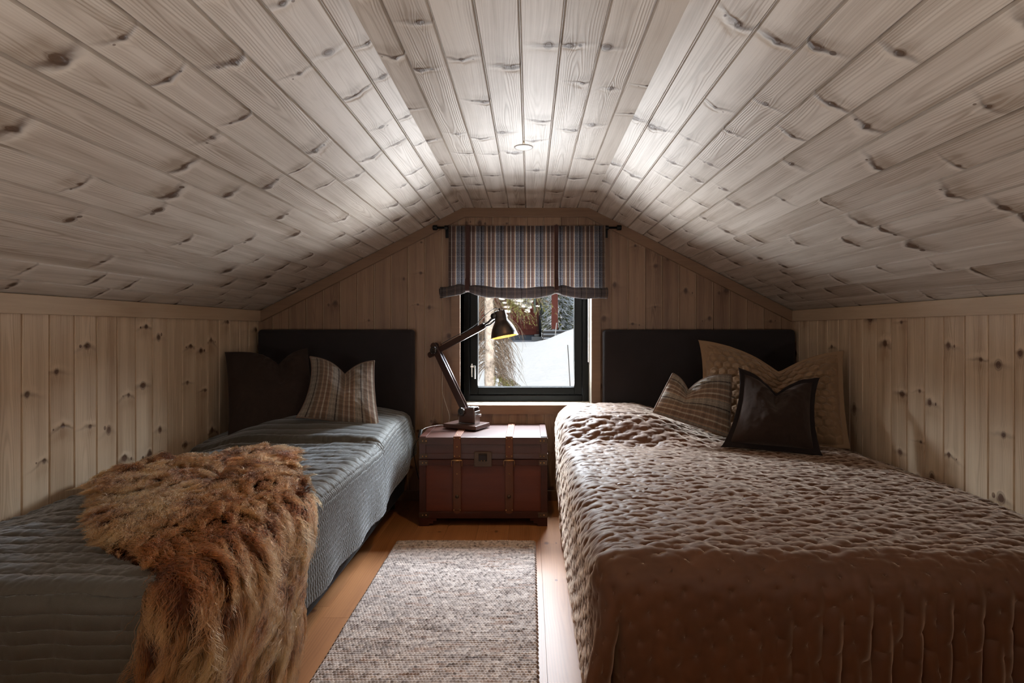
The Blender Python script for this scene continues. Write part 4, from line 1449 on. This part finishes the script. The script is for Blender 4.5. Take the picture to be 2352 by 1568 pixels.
# ------------------------------------------------------------------ desk lamp
M_dwood = grain('dark_lamp_wood', (0.040, 0.020, 0.016), (0.090, 0.045, 0.034), axis=0, rough=0.30, coat=0.4)
M_dwood2 = plain('dark_lamp_wood_arm', (0.050, 0.026, 0.022), 0.28, coat=0.4)
M_steel = plain('brushed_steel', (0.62, 0.62, 0.63), 0.28, 1.0)
M_dsteel = plain('gunmetal', (0.10, 0.095, 0.095), 0.35, 0.9)
LC = Vector((-0.418, 3.665, 0)); LE = Vector((0.89, -0.456, 0)).normalized(); LN = Vector((LE.y, -LE.x, 0))   # LN points to the camera
if LN.y > 0: LN = -LN
ZT = tz1 + 0.0062


def lp(x_, y_, off=0.0):
    k = (x_ - CX) / F
    s = (k * LC.y - LC.x) / (LE.x - k * LE.y)
    p = LC + LE * s
    return Vector((p.x, p.y, CAMZ + (CY - y_) * p.y / F)) + LN * off


lamp = thing('desk_lamp', 'jointed desk lamp with dark wooden arms and metal shade on the trunk', 'lamp', (LC.x, LC.y, ZT))
Mb = Matrix.Translation((LC.x, LC.y, ZT)) @ Matrix(((LE.x, -LN.x, 0, 0), (LE.y, -LN.y, 0, 0), (0, 0, 1, 0), (0, 0, 0, 1)))
m = MB(); m.box((0.0, 0.0, 0.0135), (0.255, 0.175, 0.027), Mb, r=0.003)
m.build('base', M_dwood, lamp)
bz = ZT + 0.027
piv = lp(1068, 943); s_p = (piv - LC).dot(LE)
# bracket: wooden cheeks in a steel strap
bcx = (lp(1080, 950) - LC).dot(LE) - 0.008
m = MB()
hgt = 0.098
for sn in (-0.030, 0.030):
    m.box((bcx, sn, 0.027 + hgt / 2 + 0.006), (0.118, 0.012, hgt), Mb, r=0.012, seg=4)
auto_smooth(m.build('cheek_block', M_dwood, lamp))
m = MB()
m.box((bcx, 0, 0.0290), (0.128, 0.062, 0.004), Mb, r=0.001, seg=1)
m.box((bcx - 0.063, 0, 0.048), (0.004, 0.060, 0.040), Mb, r=0.001, seg=1)
m.box((bcx + 0.063, 0, 0.070), (0.004, 0.060, 0.084), Mb, r=0.001, seg=1)
m.box((bcx + 0.03, -0.0, 0.1355), (0.050, 0.058, 0.004), Mb, r=0.001, seg=1)
m.build('steel_bracket', M_steel, lamp)
e1 = Mb @ Vector((bcx + 0.063, 0, 0.086)); e2 = Mb @ Vector((bcx + 0.085, 0, 0.086))
m = MB(); m.tube([e1, e2], 0.0045, 10); m.tube([e2 - LE * 0.004, e2 + LE * 0.006], 0.008, 10)
m.build('clamp_screw', M_steel, lamp, True)


def slat(mb, a, b, w, t, off):
    """flat board from a to b (points in the lamp plane) with rounded ends, offset towards the camera"""
    d = (b - a); L = d.length; d.normalize()
    up = LN.cross(d).normalized()
    M_ = Matrix(((d.x, -LN.x, up.x, 0), (d.y, -LN.y, up.y, 0), (d.z, -LN.z, up.z, 0), (0, 0, 0, 1)))
    M_.translation = (a + b) / 2 + LN * off
    bm = bmesh.new()
    n_ = 10
    out = []
    for i in range(n_ + 1):
        an = -math.pi / 2 + math.pi * i / n_
        out.append((L / 2 + w / 2 * math.cos(an) * 0.8, w / 2 * math.sin(an)))
    for i in range(n_ + 1):
        an = math.pi / 2 + math.pi * i / n_
        out.append((-L / 2 + w / 2 * math.cos(an) * 0.8, w / 2 * math.sin(an)))
    v0 = [bm.verts.new((p[0], -t / 2, p[1])) for p in out]; v1 = [bm.verts.new((p[0], t / 2, p[1])) for p in out]
    nn = len(out)
    bm.faces.new(v0); bm.faces.new(list(reversed(v1)))
    for i in range(nn): bm.faces.new((v0[i], v1[i], v1[(i + 1) % nn], v0[(i + 1) % nn]))
    bmesh.ops.bevel(bm, geom=[e for e in bm.edges if abs(e.verts[0].co.y - e.verts[1].co.y) < 1e-6], offset=0.0025, segments=2, affect='EDGES')
    bm.verts.index_update()
    mb.add([M_ @ v.co for v in bm.verts], [[v.index for v in f.verts] for f in bm.faces])
    bm.free()


elbow = lp(1001.5, 804)
l_top = lp(998, 793)
l_bot = lp(1071, 946)
m = MB()
slat(m, l_bot, l_top, 0.046, 0.014, 0.0125); slat(m, l_bot, l_top, 0.046, 0.014, -0.0125)
auto_smooth(m.build('lower_arm', M_dwood2, lamp))
m = MB()
d = (l_top - l_bot).normalized()
up = LN.cross(d).normalized()
if up.x < 0: up = -up
for of in (0.0125, -0.0125):
    m.tube([l_bot + d * 0.045 + up * 0.0232 + LN * of, l_top - d * 0.03 + up * 0.0232 + LN * of], 0.0022, 8)
m.build('steel_edging', M_steel, lamp, True)
u_a = lp(987.5, 815); u_b = lp(1110, 749)
m = MB(); slat(m, u_a, u_b, 0.040, 0.013, 0.0)
auto_smooth(m.build('upper_arm', M_dwood2, lamp))
neck = lp(1141, 726)
m = MB()
a_ = lp(1104, 752)
m.tube([a_ + LN * 0.008, lp(1124, 740) + LN * 0.012, neck + LN * 0.030], [0.007, 0.007, 0.009], 10)
m.tube([a_ - LN * 0.008, lp(1124, 745) - LN * 0.012, neck - LN * 0.030], [0.007, 0.006, 0.008], 10)
m.build('neck_arm', M_dsteel, lamp, True)
for p_, r_ in ((lp(1001, 804), 0.026), (lp(1068.3, 943.5), 0.026)):
    for sgn in (1, -1):
        m = MB()
        base_off = 0.020 if p_ == lp(1001, 804) else 0.036
        Mk = Matrix(((LE.x, 0, LN.x * sgn, 0), (LE.y, 0, LN.y * sgn, 0), (0, 1, 0, 0), (0, 0, 0, 1)))
        Mk.translation = p_ + LN * sgn * base_off
        n_ = 48
        base = len(m.v)
        prof = [(1.0, 0.0), (1.0, 0.012), (0.86, 0.016), (0.5, 0.016), (0.42, 0.011), (0.0, 0.011)]
        for rr, hh in prof:
            for k in range(n_):
                an = 2 * math.pi * k / n_
                rad_ = r_ * rr * (1 + (0.06 * math.cos(an * 12) if rr > 0.8 else 0))
                m.v.append(Mk @ Vector((rad_ * math.cos(an), rad_ * math.sin(an), hh)))
        for i in range(len(prof) - 1):
            for k in range(n_):
                m.f.append((base + i * n_ + k, base + i * n_ + (k + 1) % n_, base + (i + 1) * n_ + (k + 1) % n_, base + (i + 1) * n_ + k))
        kb = m.build('knob', M_dsteel, lamp); auto_smooth(kb)
# shade
ctop = lp(1147.8, 714.7); crim = lp(1159, 773)
ax = (crim - ctop); ax.normalize()
# tip the mouth a little away from the camera side so the rim reads as a shallow ellipse
zax = ax; xax = (LE - zax * LE.dot(zax)).normalized(); yax = zax.cross(xax)
Ms = Matrix(((xax.x, yax.x, zax.x, 0), (xax.y, yax.y, zax.y, 0), (xax.z, yax.z, zax.z, 0), (0, 0, 0, 1)))
Ms.translation = ctop
H = (crim - ctop).length
prof = [(0.0, -0.002), (0.030, -0.002), (0.0365, 0.001), (0.0385, 0.006), (0.0405, 0.30 * H), (0.043, 0.38 * H), (0.047, 0.42 * H), (0.057, 0.50 * H), (0.068, 0.62 * H), (0.077, 0.75 * H), (0.083, 0.88 * H), (0.0875, 1.0 * H), (0.0890, 1.005 * H), (0.0875, 1.0 * H - 0.001)]
ip = [(r_ - 0.0025, h_) for r_, h_ in reversed(prof[4:-2])] + [(0.030, 0.25 * H), (0.0, 0.25 * H)]
g = G('lamp_shade_metal')
nzz = g.noise(g.obj(), 16.0, 3.0, 0.6)
g.set(color=g.mix(g.clamp(nzz * 2.2 - 0.7), (0.055, 0.050, 0.050), (0.16, 0.105, 0.075)), rough=0.38, metal=0.75, spec=0.5)
m = MB(); m.lathe(prof, Ms, 56); so = auto_smooth(m.build('lamp_shade', g.mat, lamp), 60)
m = MB(); m.lathe(ip, Ms, 56); auto_smooth(m.build('shade_lining', plain('shade_lining', (0.75, 0.52, 0.25), 0.35, 0.3), so), 60)
bulb_c = ctop + zax * (0.62 * H)
m = MB(); m.lathe([(0.012, 0.28 * H), (0.014, 0.38 * H), (0.024, 0.52 * H), (0.028, 0.64 * H), (0.024, 0.76 * H), (0.012, 0.83 * H), (0.0, 0.84 * H)], Ms, 24)
g = G('bulb_glow'); g.set(color=(1, 0.8, 0.5), emis=(1.0, 0.62, 0.26), emis_s=5.0)
m.build('bulb', g.mat, lamp, True)
light('desk_lamp_light', 'POINT', tuple(ctop + zax * (0.90 * H)), 0.9, (1.0, 0.62, 0.28), shadow_soft_size=0.02)
for sgn in (1, -1):
    m = MB(); c_ = neck + LN * sgn * 0.036
    m.tube([c_, c_ + LN * sgn * 0.010], 0.019, 20); m.tube([c_ + LN * sgn * 0.010, c_ + LN * sgn * 0.014], 0.008, 12)
    m.build('hinge', M_dsteel, lamp, True)


def smooth_path(pts, n=8):
    pts = [Vector(p) for p in pts]
    out = []
    for i in range(len(pts) - 1):
        p0 = pts[max(i - 1, 0)]; p1 = pts[i]; p2 = pts[i + 1]; p3 = pts[min(i + 2, len(pts) - 1)]
        for k in range(n):
            t_ = k / n
            out.append(0.5 * ((2 * p1) + (p2 - p0) * t_ + (2 * p0 - 5 * p1 + 4 * p2 - p3) * t_ * t_ + (3 * p1 - p0 - 3 * p2 + p3) * t_ ** 3))
    out.append(pts[-1])
    return out


M_cable = plain('black_cable', (0.012, 0.012, 0.012), 0.5)
M_cable2 = plain('clear_grey_flex', (0.42, 0.36, 0.30), 0.4)
m = MB(); m.tube(smooth_path([lp(1012, 791, 0.0), lp(1040, 775), lp(1066, 762), lp(1092, 745), lp(1112, 726), lp(1128, 712.5), lp(1141, 708), lp(1148, 711), lp(1148, 715)]), 0.0022, 8)
m.build('shade_cord', M_cable, lamp, True)
m = MB(); m.tube([lp(1147, 708), lp(1148, 716)], 0.006, 10); m.build('cord_grip', M_cable, lamp, True)
zt = ZT + 0.003
m = MB()
pth = [lp(1000, 812, -0.02), lp(1008, 826, -0.03), lp(1009, 860, -0.035), lp(1008, 900, -0.04), lp(1015, 930, -0.045), lp(1022, 957, -0.05)]
m.tube(smooth_path(pth + [px(1028, 975, 3.78), Vector((-0.60, 3.72, zt)), Vector((-0.655, 3.66, zt + .001)), Vector((-0.690, 3.60, zt - 0.004)), Vector((-0.700, 3.585, zt - 0.02))]), 0.0022, 8)
m.build('flex', M_cable2, lamp, True)
sw = Vector((-0.702, 3.545, zt - 0.024))
m = MB(); m.tube(smooth_path([Vector((-0.700, 3.585, zt - 0.02)), sw + Vector((0, 0.03, 0.012))], 3), 0.0025, 8)
m.tube(smooth_path([sw - Vector((0.0, 0.02, 0.02)), sw + Vector((-0.025, -0.03, -0.06)), sw + Vector((-0.045, 0.02, -0.13)), sw + Vector((-0.04, 0.12, -0.30)), sw + Vector((-0.03, 0.25, -0.42))]), 0.0025, 8)
m.build('lower_flex', M_cable, lamp, True)
m = MB()
Mw = Matrix.Translation(sw) @ Matrix.Rotation(R(38), 4, 'X') @ Matrix.Rotation(R(-12), 4, 'Y')
m.box((0, 0, 0), (0.022, 0.062, 0.018), Mw, r=0.006, seg=3)
m.build('inline_switch', M_cable, lamp, True)

# ------------------------------------------------------------------ outside
g = G('snow')
nz = g.noise(g.obj(), 0.8, 4.0, 0.6); nz2 = g.noise(g.obj(), 7.0, 4.0, 0.6)
g.set(color=g.mix(nz, (0.80, 0.83, 0.88), (0.90, 0.91, 0.93)), rough=0.7, spec=0.3)
g.bump(nz * 1.0 + nz2 * 0.12, 0.10)
M_snow = g.mat
gx = np.linspace(-14, 16, 260)[:, None] + np.zeros((1, 300)); gy = (4.2 + 56 * np.linspace(0, 1, 300) ** 2)[None, :] + np.zeros((260, 1))


def ground_z(X, Y):
    z = CAMZ - 1.25 + 0.89 * sstep(5.5, 15.0, Y)
    z = z + 0.80 * np.exp(-((X - 1.6) / 1.35) ** 2 - ((Y - 11.5) / 2.4) ** 2)
    z = z + 0.10 * np.exp(-((X - 0.6) / 0.8) ** 2 - ((Y - 8.7) / 0.8) ** 2)
    z = z + 0.10 * fbm(X * 0.5, Y * 0.5, 90, 4) * sstep(6, 10, Y) * sstep(19, 14, Y) + 0.03 * fbm(X * 2, Y * 2, 91, 3)
    z = z + 1.2 * sstep(22, 50, Y)
    return z


P = np.stack([gx, gy, ground_z(gx, gy)], 2)
o = grid_mesh('snow_ground', P, None, M_snow)
tag(o, 'deep sunlit snow covering the ground outside the window', 'snow', kind='stuff')

# red cabin
CYD = 18.0
g = G('red_log_boards')
x_, y_, z_ = g.sep(g.obj())
fb_ = g.math('FRACT', z_ / 0.175)
nn = g.noise(g.vec(x_ * 2.0, y_ * 2.0, z_ * 30.0), 1.0, 3.0)
g.set(color=g.mix(g.clamp(nn), (0.15, 0.030, 0.018), (0.25, 0.060, 0.038)), rough=0.8)
M_red = g.mat
cab = thing('cabin', 'red timber cabin on a grey plinth seen through the window', 'cabin', (-1.6, CYD + 1.5, 0.6))
cx1 = (1238 - CX) * CYD / F
zb = CAMZ - 0.18
m = MB()
k = 0
z = zb
while z < CAMZ + 3.2:
    m.add([(-5.0, CYD, z + 0.17), (cx1, CYD, z + 0.17), (cx1, CYD - 0.03, z + 0.012), (-5.0, CYD - 0.03, z + 0.012), (-5.0, CYD, z), (cx1, CYD, z)],
          [(0, 1, 2, 3), (3, 2, 5, 4)])
    z += 0.17
m.add([(cx1, CYD, zb), (cx1, CYD + 4, zb), (cx1, CYD + 4, z), (cx1, CYD, z), (-5, CYD, zb), (-5, CYD + 4, zb), (-5, CYD + 4, z), (-5, CYD, z)], [(0, 1, 2, 3), (4, 5, 6, 7), (1, 5, 6, 2), (3, 2, 6, 7)])
m.build('wall', M_red, cab)
m = MB(); m.box(((-5 + cx1) / 2, CYD + 2.0, zb - 0.13), (5 + cx1 - 0.05, 3.9, 0.30)); m.build('plinth', plain('grey_plinth', (0.20, 0.23, 0.27), 0.9), cab)
m = MB(); m.box((cx1 - 0.02, CYD - 0.03, (zb + z) / 2), (0.14, 0.08, z - zb)); m.build('corner_board', plain('corner_red', (0.11, 0.028, 0.018), 0.8), cab)
wx0, wx1, wz0 = (1188 - CX) * CYD / F, (1225 - CX) * CYD / F, CAMZ + (CY - 711) * CYD / F
m = MB(); ring(m, wx0, wx1, wz0, wz0 + 1.05, 0.05, CYD - 0.07, CYD - 0.01)
cwn = m.build('cabin_window', plain('window_red', (0.23, 0.045, 0.028), 0.6), cab)
m = MB()
for f_ in (0.28, 0.5, 0.72):
    m.box((wx0 + (wx1 - wx0) * f_, CYD - 0.045, wz0 + 0.5), (0.016, 0.02, 0.98))
for f_ in (0.25, 0.5, 0.75):
    m.box(((wx0 + wx1) / 2, CYD - 0.045, wz0 + 1.05 * f_), (wx1 - wx0 - .08, 0.02, 0.016))
m.build('muntin', plain('muntin_red', (0.13, 0.03, 0.025), 0.6), cwn)
m = MB(); m.box(((wx0 + wx1) / 2, CYD - 0.033, wz0 + 0.52), (wx1 - wx0 - 0.08, 0.006, 0.95)); m.build('pane', plain('pale_curtained_pane', (0.55, 0.56, 0.54), 0.2), cwn)
m = MB(); m.box((wx1 + 0.045, CYD - 0.05, wz0 + 0.5), (0.07, 0.03, 1.2)); m.build('window_board', plain('sage_board', (0.22, 0.27, 0.21), 0.7), cwn)
m = MB(); dx_ = (1240.5 - CX) * CYD / F
m.tube([(dx_ + 0.12, CYD - 0.3, CAMZ + 1.20), (dx_ + 0.02, CYD - 0.16, CAMZ + 1.02), (dx_, CYD - 0.12, CAMZ + 0.9), (dx_, CYD - 0.12, zb - 0.12)], 0.042, 10)
m.build('downpipe', plain('black_downpipe', (0.02, 0.022, 0.025), 0.5), cab, True)

m = MB()
bx_ = (1233 - CX) * 17.6 / F
m.box((bx_, 17.6, CAMZ - 0.30), (0.33, 0.3, 0.14)); tag(m.build('concrete_block', plain('concrete', (0.42, 0.41, 0.39), 0.9)), 'pale concrete block at the foot of the red cabin corner', 'block')
m = MB(); m.tube([(bx_, 17.62, CAMZ - 0.23), (bx_, 17.62, CAMZ - 0.15)], 0.08, 14)
tag(m.build('chimney_pot', plain('pot_grey', (0.35, 0.33, 0.30), 0.9), None, True), 'short grey pot standing on the concrete block', 'pot')
# deck
deck = thing('deck', 'snow-covered grey timber deck beside the red cabin', 'deck', (1.2, 17.6, 0.8))
for k, (zz, yy) in enumerate(((-0.06, 17.3), (-0.17, 17.0), (-0.29, 16.8))):
    m = MB(); m.box((1.35, yy + .5, CAMZ + zz - 0.03), (1.9, 1.0, 0.07)); m.build('plank', plain('weathered_board', (0.20, 0.175, 0.15), 0.9), deck)
m = MB()
for k, (zz, yy) in enumerate(((-0.06, 17.3), (-0.17, 17.0), (-0.29, 16.8))):
    m.box((1.35, yy + .5, CAMZ + zz + 0.02), (1.86, 0.98, 0.05), r=0.02)
m.build('snow_cover', M_snow, deck)
m = MB(); pxx = (1274 - CX) * 16.9 / F
m.box((pxx, 16.9, CAMZ + 1.31), (0.185, 0.185, 2.6)); tag(m.build('timber_post', plain('post_red', (0.23, 0.060, 0.040), 0.8)), 'square red timber post rising from the deck', 'post')
m = MB(); a_ = px(1278.5, 741, 14.5); b_ = px(1274.5, 768, 14.5)
m.tube([a_, b_ - Vector((0, 0, 0.1))], 0.012, 8); tag(m.build('marker_stake', plain('pale_stake', (0.75, 0.72, 0.68), 0.7)), 'pale marker stake in front of the deck', 'stake')
m = MB(); a_ = px(1304, 792, 8.2); b_ = px(1311.5, 892, 8.0)
gz = float(ground_z(np.array([[b_.x]]), np.array([[b_.y]]))[0, 0])
m.tube([a_, Vector((b_.x, b_.y, min(b_.z, gz - 0.05)))], 0.006, 8); tag(m.build('marker_stake', plain('dark_stake', (0.05, 0.05, 0.05), 0.7)), 'thin dark marker stake standing in the snow right of the tree', 'stake')

# spruces
g = G('spruce_bark')
nz = g.noise(g.obj(), 14.0, 4.0, 0.65); vo = g.voro(g.obj(), 30.0)
g.set(color=g.mix(g.clamp(nz * 2.8 - 0.85), (0.09, 0.08, 0.075), (0.44, 0.42, 0.40)), rough=0.95)
g.bump(nz, 0.03)
M_bark = g.mat
M_twig = plain('dead_twig', (0.115, 0.090, 0.070), 0.9)
M_needle = cloth('spruce_needles', (0.06, 0.075, 0.025), (0.22, 0.22, 0.08), sheen=0.0, weave=30)
random.seed(11)
tree = thing('spruce_tree', 'near spruce with grey bark and drooping bare twigs left of the view', 'tree', (-0.47, 6.6, 0.2))
TY = 6.6
pts_ = []; rs_ = []
for k in range(26):
    z = 0.1 + k * 0.1
    pts_.append((px(1124 + 1.5 * math.sin(z * 2), 800, TY).x, TY, z)); rs_.append(0.068 - 0.010 * (z / 2.6) + 0.003 * math.sin(z * 23) + 0.002 * math.sin(z * 57))
m = MB(); m.tube(pts_, rs_, 22); m.build('tree_trunk', M_bark, tree, True)
tx = pts_[0][0]
tw = MB(); nd = MB(); sn = MB()


def needle_spray(mb, p, d, L, n_):
    d = d.normalized()
    for _ in range(n_):
        t_ = random.random()
        q = p + d * L * t_
        v = Vector((random.gauss(0, 1), random.gauss(0, 1), random.gauss(0, 1)))
        v = (v - d * v.dot(d)).normalized() * 0.022 + d * 0.016
        w = d.cross(v).normalized() * 0.0030
        mb.add([q - w, q + w, q + v], [(0, 1, 2)])


def droop(z0, ang, L, drop, r0, green=False, sub=3):
    p = Vector((tx, TY, z0)); pts = [p.copy()]
    d = Vector((math.cos(ang), math.sin(ang), random.uniform(-0.15, 0.25)))
    n_ = 9
    for i in range(n_):
        d = d + Vector((random.gauss(0, .10), random.gauss(0, .10), -drop / n_ + random.gauss(0, .06)))
        d.normalize()
        p = p + d * (L / n_); pts.append(p.copy())
    rs = [r0 * (1 - 0.8 * i / n_) for i in range(n_ + 1)]
    tw.tube(pts, rs, 5, cap=False)
    if sub:
        for _ in range(sub):
            i = random.randint(2, n_ - 1)
            q = pts[i].copy(); dd = (pts[i + 1] - pts[i]).normalized() + Vector((random.gauss(0, .6), random.gauss(0, .6), random.gauss(-.5, .3)))
            sp = [q.copy()]
            LL = random.uniform(0.06, 0.22) * (L / 0.5)
            for k in range(4):
                dd = dd + Vector((random.gauss(0, .15), random.gauss(0, .15), -0.15)); dd.normalize()
                q = q + dd * LL / 4; sp.append(q.copy())
            tw.tube(sp, [r0 * 0.35, r0 * 0.3, r0 * 0.25, r0 * 0.2, r0 * 0.12], 4, cap=False)
            if green: needle_spray(nd, sp[1], sp[-1] - sp[1], LL, 26)
    if green: needle_spray(nd, pts[4], pts[-1] - pts[4], L * 0.5, 45)
    return pts


for k in range(300):
    z0 = random.uniform(0.75, 1.75)
    droop(z0, random.uniform(-0.7, 0.7) if random.random() < .62 else math.pi + random.uniform(-0.8, 0.8), random.uniform(0.28, 0.62), random.uniform(1.6, 3.6), 0.0042, False, random.randint(3, 6))
for k in range(26):
    droop(random.uniform(0.35, 0.75), random.uniform(-0.9, 0.5), random.uniform(0.35, 0.6), random.uniform(0.6, 1.6), 0.004, True, 6)
for k in range(16):
    ps = droop(random.uniform(1.60, 1.95), random.uniform(-0.9, 0.4), random.uniform(0.5, 0.85), random.uniform(0.6, 1.6), 0.006, True, 9)
    for i in range(3, 9, 1):
        c = ps[i] + Vector((random.gauss(0, 0.015), random.gauss(0, .015), 0.016))
        if random.random() < .7:
            bm = bmesh.new(); bmesh.ops.create_icosphere(bm, subdivisions=2, radius=1)
            s_ = random.uniform(0.018, 0.040)
            sn.add([c + Vector((v.co.x * s_ * 1.3, v.co.y * s_, v.co.z * s_ * .5)) * (1 + 0.15 * math.sin(v.co.x * 5 + v.co.z * 7)) for v in bm.verts], [[v.index for v in f.verts] for f in bm.faces])
            bm.free()
tw.build('bare_twigs', M_twig, tree, True)
nd.build('needles', M_needle, tree, False)
sn.build('snow_clump', M_snow, tree, True)['kind'] = 'stuff'


def far_spruce(x_, y_, h, seed, label, group=None):
    random.seed(seed)
    z0 = float(ground_z(np.array([[x_]]), np.array([[y_]]))[0, 0])
    t = thing('spruce_tree', label, 'tree', (x_, y_, z0), group)
    m = MB(); m.tube([(x_, y_, z0 - 0.1), (x_, y_, z0 + h)], [0.10 * h / 5, 0.015], 8); m.build('tree_trunk', M_bark, t, True)
    fo_ = MB(); sw_ = MB()
    nl = int(h * 6.5)
    for k in range(nl):
        f = k / nl
        zz = z0 + h * (0.06 + 0.94 * f)
        rr = 0.26 * h * (1 - f) ** 0.85 + 0.05
        nb_ = max(5, int(15 * (1 - f) + 5))
        for j in range(nb_):
            an = 6.283 * (j + random.random()) / nb_
            L = rr * random.uniform(0.7, 1.1)
            d = Vector((math.cos(an), math.sin(an), -0.28 + random.gauss(0, 0.08)))
            base = Vector((x_, y_, zz))
            nn_ = 5
            for q in range(nn_):
                a0 = base + d * L * (q / nn_) + Vector((0, 0, 0.05 * math.sin(q)))
                w = Vector((-math.sin(an), math.cos(an), 0)) * (0.16 * L + 0.03) * (1 - 0.7 * q / nn_)
                for s_ in (1, -1):
                    tip = a0 + w * s_ * random.uniform(.7, 1.2) + d * L * 0.22 + Vector((0, 0, random.uniform(-0.12, 0.0) * (L + .1)))
                    b0 = a0 + d * L * 0.10 + Vector((0, 0, -0.03))
                    (sw_ if random.random() < 0.60 else fo_).add([a0 - Vector((0, 0, .015)), b0, tip, a0 + Vector((0, 0, 0.03)) + w * s_ * .25], [(0, 1, 2), (0, 2, 3)])
    fo_.build('foliage', M_needle, t, False)
    sw_.build('snow_load', M_snow, t, False)['kind'] = 'stuff'
    return t


for i, (x_, y_, h, lb) in enumerate(((1.25, 24.0, 3.6, 'snowy spruce between the cabin corner and the red post'), (2.25, 22.0, 2.7, 'dense snowy spruce just right of the red post'),
                                     (3.05, 27.0, 5.0, 'tall snowy spruce behind the trees at the right window edge'), (0.7, 31.0, 3.4, 'distant spruce top seen beside the cabin corner'),
                                     (1.9, 33.0, 4.5, 'slender far spruce showing behind the red post'), (2.6, 19.5, 1.7, 'small bushy spruce behind the snow mound'))):
    far_spruce(x_, y_, h, 40 + i, lb)
